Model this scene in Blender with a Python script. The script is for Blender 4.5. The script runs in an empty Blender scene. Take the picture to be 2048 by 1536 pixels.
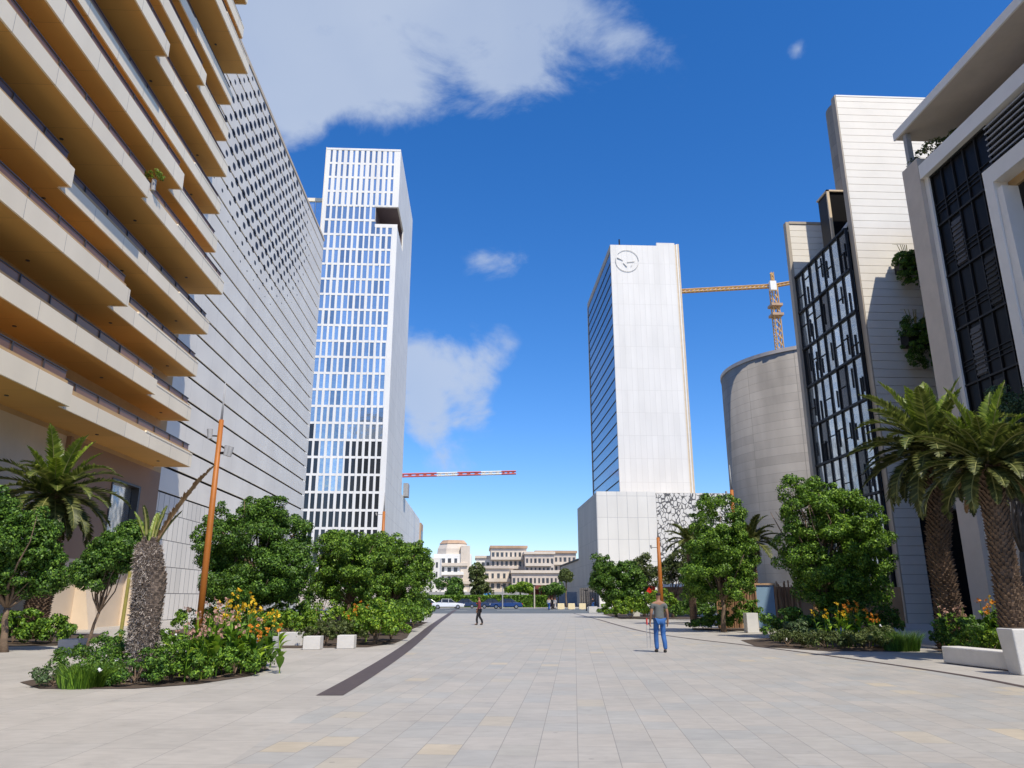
import bpy, math, random
import numpy as np
from mathutils import Vector, Matrix
random.seed(7); RG=np.random.default_rng(11)
S=bpy.context.scene; COL=S.collection
PI=math.pi; R=math.radians
# ---------------------------------------------------------------- camera survey: turns a sighting into a real point
F_=1500.;CX=1024.;CY=768.;H=1.6
PIT=math.atan(428/F_);YW=math.atan(74/math.hypot(F_,428))
cp,sp,cw,sw=math.cos(PIT),math.sin(PIT),math.cos(YW),math.sin(YW)
def ray(px,py):
    a=(px-CX)/F_;b=(CY-py)/F_;f=cp-b*sp;u=sp+b*cp
    return (a*cw+f*sw,-a*sw+f*cw,u)
def gnd(px,py,z=0.):
    r=ray(px,py);t=(z-H)/r[2];return Vector((r[0]*t,r[1]*t,z))
def atY(px,py,Y):
    r=ray(px,py);t=Y/r[1];return Vector((r[0]*t,Y,H+r[2]*t))
def atX(px,py,X):
    r=ray(px,py);t=X/r[0];return Vector((X,r[1]*t,H+r[2]*t))
# ---------------------------------------------------------------- materials
def newmat(name):
    m=bpy.data.materials.new(name);m.use_nodes=True
    nt=m.node_tree;b=nt.nodes['Principled BSDF'];return m,nt,b
def rgb(c): return (c[0],c[1],c[2],1.)
def mat(name,c,rough=.7,var=.12,scale=1.,bump=0.,bscale=20.,metal=0.,spec=.4,c2=None):
    m,nt,b=newmat(name);N=nt.nodes;L=nt.links
    b.inputs['Roughness'].default_value=rough;b.inputs['Metallic'].default_value=metal
    b.inputs['Specular IOR Level'].default_value=spec
    tc=N.new('ShaderNodeTexCoord')
    n=N.new('ShaderNodeTexNoise');n.inputs['Scale'].default_value=scale;n.inputs['Detail'].default_value=6;n.inputs['Roughness'].default_value=.65
    L.new(tc.outputs['Object'],n.inputs['Vector'])
    r=N.new('ShaderNodeValToRGB');e=r.color_ramp.elements
    ca=[max(0,x*(1-var)) for x in c];cb=c2 if c2 else [min(1,x*(1+var)) for x in c]
    e[0].position=.3;e[0].color=rgb(ca);e[1].position=.7;e[1].color=rgb(cb)
    L.new(n.outputs['Fac'],r.inputs['Fac']);L.new(r.outputs['Color'],b.inputs['Base Color'])
    if bump:
        n2=N.new('ShaderNodeTexNoise');n2.inputs['Scale'].default_value=bscale;n2.inputs['Detail'].default_value=5
        L.new(tc.outputs['Object'],n2.inputs['Vector'])
        bp=N.new('ShaderNodeBump');bp.inputs['Strength'].default_value=bump;bp.inputs['Distance'].default_value=.02
        L.new(n2.outputs['Fac'],bp.inputs['Height']);L.new(bp.outputs['Normal'],b.inputs['Normal'])
    return m
def math_node(nt,op,a,b=None,c=None):
    n=nt.nodes.new('ShaderNodeMath');n.operation=op
    for i,v in enumerate((a,b,c)):
        if v is None: continue
        if isinstance(v,(int,float)): n.inputs[i].default_value=v
        else: nt.links.new(v,n.inputs[i])
    return n.outputs[0]
def mixc(nt,f,a,b):
    n=nt.nodes.new('ShaderNodeMix');n.data_type='RGBA'
    for i,v in ((0,f),(6,a),(7,b)):
        if hasattr(v,'links'): nt.links.new(v,n.inputs[i])
        else: n.inputs[i].default_value=v if i==0 else rgb(v)
    return n.outputs[2]
def xyz(nt):
    tc=nt.nodes.new('ShaderNodeTexCoord');s=nt.nodes.new('ShaderNodeSeparateXYZ')
    nt.links.new(tc.outputs['Object'],s.inputs[0]);return s.outputs,tc
def panels(name,c,axis,w,h,gap,gw,dark,rough=.6,var=.05,stagger=0.,spec=.35,grime=.10):
    """cladding: joint grid along a horizontal axis ('x'/'y') every w and vertically every h (0 = none)"""
    m,nt,b=newmat(name);o,tc=xyz(nt);N=nt.nodes;L=nt.links
    u=o[0] if axis=='x' else o[1];v=o[2]
    b.inputs['Roughness'].default_value=rough;b.inputs['Specular IOR Level'].default_value=spec
    lines=[];idv=0.
    if h:
        q=math_node(nt,'DIVIDE',v,h);row=math_node(nt,'FLOOR',q)
        lines.append(math_node(nt,'LESS_THAN',math_node(nt,'FRACT',q),gap/h))
    else: row=math_node(nt,'MULTIPLY',v,0.)
    if w:
        uu=math_node(nt,'ADD',math_node(nt,'DIVIDE',u,w),math_node(nt,'MULTIPLY',row,stagger))
        lines.append(math_node(nt,'LESS_THAN',math_node(nt,'FRACT',uu),gw/w));colm=math_node(nt,'FLOOR',uu)
    else: colm=math_node(nt,'MULTIPLY',u,0.)
    cmb=N.new('ShaderNodeCombineXYZ');L.new(row,cmb.inputs[0]);L.new(colm,cmb.inputs[1])
    wn=N.new('ShaderNodeTexWhiteNoise');wn.noise_dimensions='3D';L.new(cmb.outputs[0],wn.inputs['Vector'])
    n=N.new('ShaderNodeTexNoise');n.inputs['Scale'].default_value=.35;n.inputs['Detail'].default_value=7
    mp=N.new('ShaderNodeMapping');mp.inputs['Scale'].default_value=(1,1,.25);L.new(tc.outputs['Object'],mp.inputs[0]);L.new(mp.outputs[0],n.inputs['Vector'])
    k=math_node(nt,'ADD',math_node(nt,'MULTIPLY',math_node(nt,'SUBTRACT',wn.outputs['Value'],.5),var*2),math_node(nt,'MULTIPLY',math_node(nt,'SUBTRACT',n.outputs['Fac'],.5),grime*3))
    k=math_node(nt,'ADD',k,1.)
    vm=N.new('ShaderNodeVectorMath');vm.operation='SCALE';vm.inputs[0].default_value=c;L.new(k,vm.inputs['Scale'])
    ln=lines[0]
    for l in lines[1:]: ln=math_node(nt,'MAXIMUM',ln,l)
    L.new(mixc(nt,ln,vm.outputs[0],dark),b.inputs['Base Color'])
    bp=N.new('ShaderNodeBump');bp.inputs['Strength'].default_value=.6;bp.inputs['Distance'].default_value=.02;bp.invert=True
    L.new(ln,bp.inputs['Height']);L.new(bp.outputs[0],b.inputs['Normal'])
    return m
def glassmat(name,c,rough=.06,metal=.85,wav=.02,wscale=.6):
    m,nt,b=newmat(name);N=nt.nodes;L=nt.links
    b.inputs['Base Color'].default_value=rgb(c);b.inputs['Metallic'].default_value=metal;b.inputs['Roughness'].default_value=rough
    oi=N.new('ShaderNodeObjectInfo');ge=N.new('ShaderNodeNewGeometry');hv=N.new('ShaderNodeHueSaturation');hv.inputs['Color'].default_value=rgb(c)
    f=math_node(nt,'FRACT',math_node(nt,'ADD',math_node(nt,'MULTIPLY',oi.outputs['Random'],7.),math_node(nt,'MULTIPLY',ge.outputs['Random Per Island'],5.)))
    L.new(math_node(nt,'ADD',math_node(nt,'MULTIPLY',math_node(nt,'POWER',f,1.4),-.5),1.08),hv.inputs['Value']);L.new(hv.outputs[0],b.inputs['Base Color'])
    tc=N.new('ShaderNodeTexCoord');n=N.new('ShaderNodeTexNoise');n.inputs['Scale'].default_value=wscale;n.inputs['Detail'].default_value=2
    L.new(tc.outputs['Object'],n.inputs[0]);bp=N.new('ShaderNodeBump');bp.inputs['Strength'].default_value=1;bp.inputs['Distance'].default_value=wav
    L.new(n.outputs['Fac'],bp.inputs['Height']);L.new(bp.outputs[0],b.inputs['Normal'])
    return m
def leafmat(name,stops,rough=.5,trans=.17,spec=.3):
    m,nt,b=newmat(name);N=nt.nodes;L=nt.links
    g=N.new('ShaderNodeNewGeometry');r=N.new('ShaderNodeValToRGB')
    el=r.color_ramp.elements
    while len(el)<len(stops): el.new(.5)
    for e,(p,c) in zip(el,stops): e.position=p;e.color=rgb(c)
    L.new(g.outputs['Random Per Island'],r.inputs['Fac'])
    tc=N.new('ShaderNodeTexCoord');n=N.new('ShaderNodeTexNoise');n.inputs['Scale'].default_value=.9;n.inputs['Detail'].default_value=2
    L.new(tc.outputs['Object'],n.inputs[0])
    hs=N.new('ShaderNodeHueSaturation');L.new(r.outputs[0],hs.inputs['Color'])
    L.new(math_node(nt,'ADD',math_node(nt,'MULTIPLY',n.outputs['Fac'],.9),.6),hs.inputs['Value'])
    L.new(hs.outputs[0],b.inputs['Base Color']);b.inputs['Roughness'].default_value=rough;b.inputs['Specular IOR Level'].default_value=spec
    t=N.new('ShaderNodeBsdfTranslucent');L.new(hs.outputs[0],t.inputs['Color'])
    mx=N.new('ShaderNodeMixShader');mx.inputs[0].default_value=trans
    L.new(b.outputs[0],mx.inputs[1]);L.new(t.outputs[0],mx.inputs[2]);L.new(mx.outputs[0],N['Material Output'].inputs['Surface'])
    return m
def paving(name,ang,w,l,stops,mortar,ms,spec=.35):
    m,nt,b=newmat(name);N=nt.nodes;L=nt.links
    tc=N.new('ShaderNodeTexCoord');mp=N.new('ShaderNodeMapping');mp.inputs['Rotation'].default_value=(0,0,ang)
    L.new(tc.outputs['Object'],mp.inputs[0])
    # joints run slightly uneven
    br=N.new('ShaderNodeTexBrick');br.offset=.37;br.offset_frequency=2;br.squash=1.35;br.squash_frequency=3
    br.inputs['Color1'].default_value=(0,0,0,1);br.inputs['Color2'].default_value=(1,1,1,1);br.inputs['Mortar'].default_value=(.5,.5,.5,1)
    br.inputs['Scale'].default_value=1;br.inputs['Mortar Size'].default_value=ms;br.inputs['Mortar Smooth'].default_value=.3
    br.inputs['Brick Width'].default_value=l;br.inputs['Row Height'].default_value=w
    L.new(mp.outputs[0],br.inputs['Vector'])
    r=N.new('ShaderNodeValToRGB');el=r.color_ramp.elements
    while len(el)<len(stops): el.new(.5)
    for e,(p,c) in zip(el,stops): e.position=p;e.color=rgb(c)
    L.new(br.outputs['Color'],r.inputs[0])
    n=N.new('ShaderNodeTexNoise');n.inputs['Scale'].default_value=.5;n.inputs['Detail'].default_value=8;n.inputs['Roughness'].default_value=.7
    L.new(tc.outputs['Object'],n.inputs[0])
    n2=N.new('ShaderNodeTexNoise');n2.inputs['Scale'].default_value=9;n2.inputs['Detail'].default_value=6
    mp2=N.new('ShaderNodeMapping');mp2.inputs['Rotation'].default_value=(0,0,ang);mp2.inputs['Scale'].default_value=(.35,1,1);L.new(tc.outputs['Object'],mp2.inputs[0]);L.new(mp2.outputs[0],n2.inputs[0])
    k=math_node(nt,'ADD',math_node(nt,'MULTIPLY',n.outputs['Fac'],.55),math_node(nt,'MULTIPLY',n2.outputs['Fac'],.36));k=math_node(nt,'ADD',k,.62)
    vm=N.new('ShaderNodeVectorMath');vm.operation='SCALE';L.new(r.outputs[0],vm.inputs[0]);L.new(k,vm.inputs['Scale'])
    vo=N.new('ShaderNodeTexVoronoi');vo.inputs['Scale'].default_value=1.1;L.new(tc.outputs['Object'],vo.inputs[0])
    gum=math_node(nt,'MULTIPLY',math_node(nt,'LESS_THAN',vo.outputs['Distance'],.035),.35)
    n3=N.new('ShaderNodeTexNoise');n3.inputs['Scale'].default_value=1.7;n3.inputs['Detail'].default_value=9;n3.inputs['Roughness'].default_value=.75;L.new(tc.outputs['Object'],n3.inputs[0])
    st_=math_node(nt,'MULTIPLY',math_node(nt,'MINIMUM',math_node(nt,'MAXIMUM',math_node(nt,'MULTIPLY',math_node(nt,'SUBTRACT',n3.outputs['Fac'],.56),6.),0.),1.),.30)
    cc=mixc(nt,math_node(nt,'MAXIMUM',gum,st_),vm.outputs[0],(.13,.125,.115))
    L.new(mixc(nt,br.outputs['Fac'],cc,mortar),b.inputs['Base Color'])
    b.inputs['Roughness'].default_value=.6;b.inputs['Specular IOR Level'].default_value=spec
    hgt=math_node(nt,'SUBTRACT',math_node(nt,'MULTIPLY',n2.outputs['Fac'],.5),br.outputs['Fac'])
    bp=N.new('ShaderNodeBump');bp.inputs['Strength'].default_value=.35;bp.inputs['Distance'].default_value=.01
    L.new(hgt,bp.inputs['Height']);L.new(bp.outputs[0],b.inputs['Normal'])
    return m
M={}
def defmats():
    st=[(0,(.27,.265,.255)),(.25,(.32,.305,.285)),(.5,(.35,.325,.295)),(.68,(.27,.285,.29)),(.82,(.34,.32,.29)),(.93,(.25,.27,.28)),(1.,(.44,.36,.24))]
    st=[(p,tuple(.55*x+.45*y for x,y in zip(c,(.385,.36,.31)))) for p,c in st]
    M['plaza']=paving('plaza_stone',R(90+7.3),.43,.60,st,(.235,.225,.205),.005)
    st2=[(0,(.345,.325,.29)),(.5,(.385,.36,.32)),(1.,(.365,.345,.31))]
    M['pave']=paving('pavement_stone',R(90+2),.9,1.3,st2,(.19,.18,.17),.004)
    M['asphalt']=mat('asphalt',(.105,.12,.13),.8,.12,.5,.3,30)
    M['soilg']=mat('far_ground',(.22,.20,.16),.9,.2,.05)
    M['soil']=mat('soil',(.07,.05,.035),.95,.3,3,.5,20)
    M['steel']=mat('rust_steel',(.075,.055,.05),.6,.2,4)
    M['white']=mat('white_paint',(.82,.79,.73),.55,.05,.5)
    M['fascia']=panels('fascia_panels',(.90,.79,.60),'y',3.1,0,.02,.03,(.45,.40,.33),.6,.04,0,.35,.10)
    M['soffit']=panels('soffit_paint',(.64,.36,.105),'y',3.1,0,.02,.02,(.36,.19,.06),.7,.06,0,.3,.08)
    M['tan']=mat('tan_render',(.50,.33,.16),.7,.10,.6)
    M['cream']=mat('cream_wall',(.66,.54,.40),.75,.08,.4,.1,8)
    M['brownwall']=mat('brown_panel',(.30,.18,.11),.6,.07,.5)
    M['rail']=mat('dark_rail',(.05,.045,.045),.4,.1,3)
    M['post']=mat('rail_post',(.5,.42,.36),.4,.1,3)
    M['balglass']=glassmat('bronze_glass',(.24,.125,.07),.3,.0)
    M['winblue']=glassmat('sky_glass',(.66,.69,.69),.14,.85,.06)
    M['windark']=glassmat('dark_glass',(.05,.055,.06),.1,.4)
    M['winmid']=glassmat('grey_glass',(.58,.65,.69),.08,.8,.03)
    M['towerglass']=glassmat('blue_grey_glass',(.30,.34,.42),.15,.6,.01)
    M['black']=glassmat('black_glass',(.006,.006,.007),.33,.0,.01);M['black'].node_tree.nodes['Principled BSDF'].inputs['Specular IOR Level'].default_value=.12
    M['blackm']=mat('black_metal',(.012,.012,.013),.6,.2,3)
    M['dark']=mat('dark_void',(.015,.014,.014),.9,.1,1)
    M['towerwhite']=panels('tower_white_panels',(.80,.78,.73),'x',1.38,0,.02,.02,(.62,.61,.58),.5,.02)
    M['sidepanel']=panels('tower_side_panels',(.74,.72,.66),'y',5.8,3.75,.05,.07,(.46,.45,.43),.55,.03)
    M['rtfront']=panels('ribbed_white_panels',(.78,.75,.69),'x',1.15,4.7,.05,.05,(.66,.63,.57),.55,.025)
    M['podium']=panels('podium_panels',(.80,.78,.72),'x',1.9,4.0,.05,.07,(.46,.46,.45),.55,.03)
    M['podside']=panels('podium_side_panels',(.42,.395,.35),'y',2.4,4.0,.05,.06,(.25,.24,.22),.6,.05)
    M['gold']=mat('gold_trim',(.66,.53,.36),.45,.1,1)
    M['logo']=mat('logo_metal',(.55,.54,.51),.4,.1,4)
    M['conc']=panels('raw_concrete',(.29,.265,.23),'y',5.5,1.15,.035,.05,(.20,.185,.16),.85,.09,0,.2,.32)
    M['siding']=mat('siding_board',(.80,.75,.65),.6,.06,.3,.05,6)
    M['sidingedge']=mat('siding_edge',(.42,.36,.28),.6,.1,.5)
    M['beigecol']=mat('beige_column',(.60,.52,.43),.7,.08,.7,.1,8)
    M['perf']=perfmat()
    M['perflow']=panels('panel_wall_low',(.72,.68,.60),'y',.95,1.9,.05,.05,(.12,.11,.10),.6,.08,.37)
    M['mosaic']=mosaic()
    M['orange']=mat('orange_steel',(.38,.125,.018),.5,.1,2)
    M['craneo']=mat('crane_orange',(.62,.38,.14),.5,.15,.8)
    M['craner']=mat('crane_red',(.62,.16,.14),.5,.1,.8)
    M['redp']=mat('red_plastic',(.75,.03,.02),.4,.1,3)
    M['concrete']=mat('light_concrete',(.60,.585,.55),.75,.09,2.,.25,25)
    M['greyconc']=mat('grey_concrete',(.36,.36,.36),.8,.12,2.,.25,25)
    M['bark']=mat('bark',(.17,.12,.08),.9,.35,4,1.,25)
    M['palmbark']=mat('palm_bark',(.15,.10,.065),.95,.4,6,1.,30)
    M['fibre']=mat('palm_fibre',(.15,.115,.09),.95,.45,9,1.,40)
    M['stick']=leafmat('wood_stick',[(0,(.16,.085,.045)),(.5,(.30,.17,.09)),(1,(.42,.28,.16))],.85,0)
    M['bdoor']=mat('blue_door_paint',(.21,.32,.42),.5,.05,1)
    M['stake']=mat('yellow_stake',(.30,.26,.06),.8,.2,4)
    M['dry']=leafmat('dry_leaf',[(0,(.22,.13,.06)),(1,(.34,.23,.12))],.8,.15)
    g=lambda a,b,c:[(0,a),(.55,b),(1,c)]
    M['leafA']=leafmat('leaf_deep_green',g((.026,.065,.010),(.06,.14,.018),(.17,.30,.035)))
    M['leafB']=leafmat('leaf_mid_green',g((.035,.085,.010),(.09,.19,.020),(.25,.40,.04)))
    M['leafC']=leafmat('leaf_fresh_green',g((.045,.11,.010),(.13,.25,.02),(.33,.46,.04)))
    M['leafD']=leafmat('leaf_olive',g((.045,.07,.02),(.085,.115,.03),(.15,.18,.05)))
    M['leafG']=leafmat('leaf_grey_green',g((.05,.09,.035),(.08,.13,.05),(.16,.22,.09)))
    M['frond']=leafmat('palm_leaflet',g((.05,.075,.015),(.11,.145,.025),(.24,.27,.06)),.45,.3,.5)
    M['frondy']=leafmat('palm_leaflet_bright',g((.11,.17,.015),(.19,.27,.025),(.34,.42,.05)),.45,.35,.5)
    M['fdark']=leafmat('palm_leaflet_dark',g((.04,.052,.012),(.075,.09,.02),(.16,.17,.045)),.5,.2,.4)
    M['rachis']=mat('palm_rachis',(.22,.22,.07),.6,.2,4)
    for n,c in dict(fw=(.85,.84,.86),fp=(.60,.36,.28),fy=(.85,.55,.03),fo=(.82,.30,.03)).items():
        M[n]=leafmat('petal_'+n,[(0,tuple(x*.8 for x in c)),(1,c)],.6,.3)
    for n,c in dict(skin=(.30,.16,.10),hair=(.02,.015,.012),shirt=(.12,.13,.125),jeans=(.03,.11,.32),shoe=(.03,.03,.03),red=(.6,.05,.05),blackc=(.018,.018,.022),darkred=(.16,.03,.04),pale=(.6,.55,.5)).items():
        M[n]=mat('cloth_'+n,c,.8,.15,8,.3,60)
    for n,c in dict(carw=(.80,.81,.82),card=(.03,.045,.09),carb=(.02,.05,.16)).items():
        M[n]=mat('car_'+n,c,.2,.02,1,0,1,.2,.6)
    M['tyre']=mat('tyre',(.02,.02,.02),.85);M['rim']=mat('rim',(.5,.5,.52),.3,.05,1,0,1,.8)
    M['cityw']=mat('city_white',(.80,.79,.75),.8,.08,.2);M['cityb']=mat('city_beige',(.66,.58,.48),.8,.12,.2)
    M['citys']=mat('city_stone',(.56,.49,.42),.85,.15,.25);M['citybr']=mat('city_brown',(.46,.31,.20),.8,.2,.3)
    M['citywin']=glassmat('city_window',(.09,.10,.115),.2,.3)
    M['awning']=mat('awning_red',(.20,.06,.045),.8,.15,.5);M['tarp']=mat('blue_tarp',(.03,.25,.65),.6,.1,1)
    M['yellowb']=mat('cream_barrier',(.72,.60,.36),.6,.08,1)
    M['sign']=mat('sign_brown',(.10,.07,.07),.5,.1,2)
def perfmat():
    """white metal sheet with punched openings: a staggered grid of slots whose size follows a diagonal field"""
    m,nt,b=newmat('perforated_panels');o,tc=xyz(nt);N=nt.nodes;L=nt.links
    b.inputs['Roughness'].default_value=.55
    y=o[1];z=o[2]  # object origin at the building base: y from its near corner, z height
    pu,pv=1.42,.95
    q=math_node(nt,'DIVIDE',z,pv);row=math_node(nt,'FLOOR',q);fv=math_node(nt,'SUBTRACT',math_node(nt,'FRACT',q),.5)
    par=math_node(nt,'MULTIPLY',math_node(nt,'MODULO',row,2),.5)
    qu=math_node(nt,'ADD',math_node(nt,'DIVIDE',y,pu*1.55),par);fu=math_node(nt,'SUBTRACT',math_node(nt,'FRACT',qu),.5)
    # size field
    cell=N.new('ShaderNodeCombineXYZ');L.new(math_node(nt,'FLOOR',qu),cell.inputs[0]);L.new(row,cell.inputs[1])
    wn=N.new('ShaderNodeTexWhiteNoise');wn.noise_dimensions='3D';L.new(cell.outputs[0],wn.inputs[0])
    # field centre: ridge around (y=28, z=40), wide; fades to the lower right and the near top
    dy=math_node(nt,'SUBTRACT',y,20.);dz=math_node(nt,'SUBTRACT',z,45.)
    a=math_node(nt,'ADD',math_node(nt,'MULTIPLY',dy,.046),math_node(nt,'MULTIPLY',dz,.02))
    c=math_node(nt,'ADD',math_node(nt,'MULTIPLY',dy,-.022),math_node(nt,'MULTIPLY',dz,.075))
    d=math_node(nt,'SQRT',math_node(nt,'ADD',math_node(nt,'MULTIPLY',a,a),math_node(nt,'MULTIPLY',c,c)))
    fld=math_node(nt,'SUBTRACT',1.05,d);fld=math_node(nt,'MINIMUM',math_node(nt,'MAXIMUM',fld,0.),.42)
    fld=math_node(nt,'ADD',fld,math_node(nt,'MULTIPLY',math_node(nt,'SUBTRACT',wn.outputs['Value'],.5),.07))
    ru=math_node(nt,'MAXIMUM',math_node(nt,'MULTIPLY',fld,.56),.001);rv=math_node(nt,'MAXIMUM',math_node(nt,'MULTIPLY',fld,.92),.001)
    eu=math_node(nt,'DIVIDE',fu,ru);ev=math_node(nt,'DIVIDE',fv,rv)
    e=math_node(nt,'ADD',math_node(nt,'POWER',math_node(nt,'ABSOLUTE',eu),2.6),math_node(nt,'POWER',math_node(nt,'ABSOLUTE',ev),2.6))
    hole=math_node(nt,'MULTIPLY',math_node(nt,'LESS_THAN',e,1.),math_node(nt,'GREATER_THAN',fld,.05))
    # small ticks at the panel joints
    jt=math_node(nt,'LESS_THAN',math_node(nt,'FRACT',math_node(nt,'DIVIDE',y,3.9)),.012)
    n=N.new('ShaderNodeTexNoise');n.inputs['Scale'].default_value=.25;n.inputs['Detail'].default_value=7;L.new(tc.outputs['Object'],n.inputs[0])
    rp=N.new('ShaderNodeValToRGB');rp.color_ramp.elements[0].position=.3;rp.color_ramp.elements[0].color=(.74,.69,.60,1);rp.color_ramp.elements[1].position=.7;rp.color_ramp.elements[1].color=(.84,.79,.69,1)
    L.new(n.outputs['Fac'],rp.inputs[0])
    base=mixc(nt,math_node(nt,'MULTIPLY',jt,.25),rp.outputs[0],(.2,.2,.2))
    L.new(mixc(nt,hole,base,(.018,.018,.022)),b.inputs['Base Color'])
    bp=N.new('ShaderNodeBump');bp.invert=True;bp.inputs['Strength'].default_value=1;bp.inputs['Distance'].default_value=.1
    L.new(hole,bp.inputs['Height']);L.new(bp.outputs[0],b.inputs['Normal'])
    return m
def mosaic():
    m,nt,b=newmat('cut_out_screen');N=nt.nodes;L=nt.links;tc=N.new('ShaderNodeTexCoord')
    mp=N.new('ShaderNodeMapping');mp.inputs['Scale'].default_value=(1.5,0.,1.05);L.new(tc.outputs['Object'],mp.inputs[0])
    v=N.new('ShaderNodeTexVoronoi');v.feature='DISTANCE_TO_EDGE';v.distance='EUCLIDEAN';v.inputs['Scale'].default_value=1;v.inputs['Randomness'].default_value=1
    L.new(mp.outputs[0],v.inputs['Vector'])
    n=N.new('ShaderNodeTexNoise');n.inputs['Scale'].default_value=.9;L.new(tc.outputs['Object'],n.inputs[0])
    k=math_node(nt,'LESS_THAN',v.outputs['Distance'],math_node(nt,'MULTIPLY',math_node(nt,'SUBTRACT',n.outputs['Fac'],.36),.50))
    L.new(mixc(nt,k,(.76,.74,.69),(.12,.12,.12)),b.inputs['Base Color'])
    bp=N.new('ShaderNodeBump');bp.invert=True;bp.inputs['Distance'].default_value=.08;L.new(k,bp.inputs['Height']);L.new(bp.outputs[0],b.inputs['Normal'])
    return m
defmats()
# ---------------------------------------------------------------- objects
def wloc(o):
    v=Vector((0,0,0))
    while o is not None: v+=o.location;o=o.parent
    return v
def tag(o,label=None,cat=None,group=None,kind=None):
    if label:o['label']=label
    if cat:o['category']=cat
    if group:o['group']=group
    if kind:o['kind']=kind
    return o
def thing(name,loc,label,cat,group=None):
    o=bpy.data.objects.new(name,None);o.empty_display_size=.3;o.location=loc;COL.objects.link(o)
    return tag(o,label,cat,group)
class MB:
    def __init__(s): s.v=[];s.f=[];s.sm=False
    def box(s,x0,x1,y0,y1,z0,z1,top=None):
        i=len(s.v);tx=top or (x0,x1,y0,y1)
        s.v+=[(x0,y0,z0),(x1,y0,z0),(x1,y1,z0),(x0,y1,z0),(tx[0],tx[2],z1),(tx[1],tx[2],z1),(tx[1],tx[3],z1),(tx[0],tx[3],z1)]
        s.f+=[(i,i+3,i+2,i+1),(i+4,i+5,i+6,i+7),(i,i+1,i+5,i+4),(i+1,i+2,i+6,i+5),(i+2,i+3,i+7,i+6),(i+3,i,i+4,i+7)];return s
    def prism(s,poly,z0,z1):
        i=len(s.v);n=len(poly)
        a=sum(poly[k][0]*poly[(k+1)%n][1]-poly[(k+1)%n][0]*poly[k][1] for k in range(n))
        if a<0: poly=poly[::-1]
        s.v+=[(p[0],p[1],z0) for p in poly]+[(p[0],p[1],z1) for p in poly]
        s.f+=[tuple(range(i+n-1,i-1,-1)),tuple(range(i+n,i+2*n))]
        s.f+=[(i+k,i+(k+1)%n,i+n+(k+1)%n,i+n+k) for k in range(n)];return s
    def sheet(s,poly,z):
        i=len(s.v);n=len(poly)
        a=sum(poly[k][0]*poly[(k+1)%n][1]-poly[(k+1)%n][0]*poly[k][1] for k in range(n))
        if a<0: poly=poly[::-1]
        s.v+=[(p[0],p[1],z) for p in poly];s.f.append(tuple(range(i,i+n)));return s
    def tube(s,pts,rad,n=8,cap=True):
        pts=[Vector(p) for p in pts];i0=len(s.v)
        if not hasattr(rad,'__len__'): rad=[rad]*len(pts)
        up=None
        for k,p in enumerate(pts):
            d=(pts[min(k+1,len(pts)-1)]-pts[max(k-1,0)]).normalized()
            if up is None: up=Vector((0,0,1)) if abs(d.z)<.9 else Vector((1,0,0))
            a=d.cross(up);
            if a.length<1e-4: a=d.cross(Vector((0,1,0)))
            a.normalize();b=d.cross(a).normalized();up=-b if False else up
            for j in range(n):
                t=2*PI*j/n;q=p+(a*math.cos(t)+b*math.sin(t))*rad[k];s.v.append(tuple(q))
        for k in range(len(pts)-1):
            for j in range(n):
                u=i0+k*n;s.f.append((u+j,u+n+j,u+n+(j+1)%n,u+(j+1)%n))
        if cap:
            s.f.append(tuple(range(i0,i0+n)));e=i0+(len(pts)-1)*n;s.f.append(tuple(range(e+n-1,e-1,-1)))
        return s
    def quad(s,a,b,c,d): 
        i=len(s.v);s.v+=[tuple(a),tuple(b),tuple(c),tuple(d)];s.f.append((i,i+1,i+2,i+3));return s
    def build(s,name,m,parent=None,smooth=False,loc=None,bevel=0,label=None):
        me=bpy.data.meshes.new(name);org=wloc(parent) if parent else Vector(loc or (0,0,0))
        me.from_pydata([(v[0]-org.x,v[1]-org.y,v[2]-org.z) for v in s.v],[],s.f)
        me.materials.append(m)
        if smooth: me.polygons.foreach_set('use_smooth',[True]*len(me.polygons))
        me.update();o=bpy.data.objects.new(name,me);COL.objects.link(o)
        if parent:o.parent=parent
        elif loc: o.location=loc
        if bevel:
            b=o.modifiers.new('bevel','BEVEL');b.width=bevel;b.segments=2;b.limit_method='ANGLE'
        if label:o['label']=label
        return o
def struct(name,mb,m): return tag(mb.build(name,m),kind='structure')
def npmesh(name,V,Fq,m,parent):
    """V (n,3) array, Fq (k,4) int array"""
    org=np.array(wloc(parent));V=(V-org).astype(np.float32)
    me=bpy.data.meshes.new(name);k=Fq.shape[1]
    me.vertices.add(len(V));me.vertices.foreach_set('co',V.ravel())
    me.loops.add(Fq.size);me.loops.foreach_set('vertex_index',Fq.ravel().astype(np.int32))
    me.polygons.add(len(Fq));me.polygons.foreach_set('loop_start',np.arange(0,Fq.size,k,dtype=np.int32))
    me.polygons.foreach_set('loop_total',np.full(len(Fq),k,dtype=np.int32))
    me.materials.append(m);me.update(calc_edges=True)
    o=bpy.data.objects.new(name,me);COL.objects.link(o);o.parent=parent;return o
def unit(a): return a/np.maximum(np.linalg.norm(a,axis=1,keepdims=True),1e-6)
def leafgeo(P,Nn,size,asp=.55,fold=.25):
    n=len(P);T=unit(np.cross(Nn,unit(RG.normal(size=(n,3)))));B=np.cross(Nn,T)
    s=(size*RG.uniform(.65,1.3,n))[:,None]
    a=P-T*s;b=P+B*s*asp+Nn*s*fold;c=P+T*s-Nn*s*.2;d=P-B*s*asp+Nn*s*fold
    V=np.stack([a,b,c,d],1).reshape(-1,3);Fq=np.arange(4*n).reshape(n,4);return V,Fq
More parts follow.
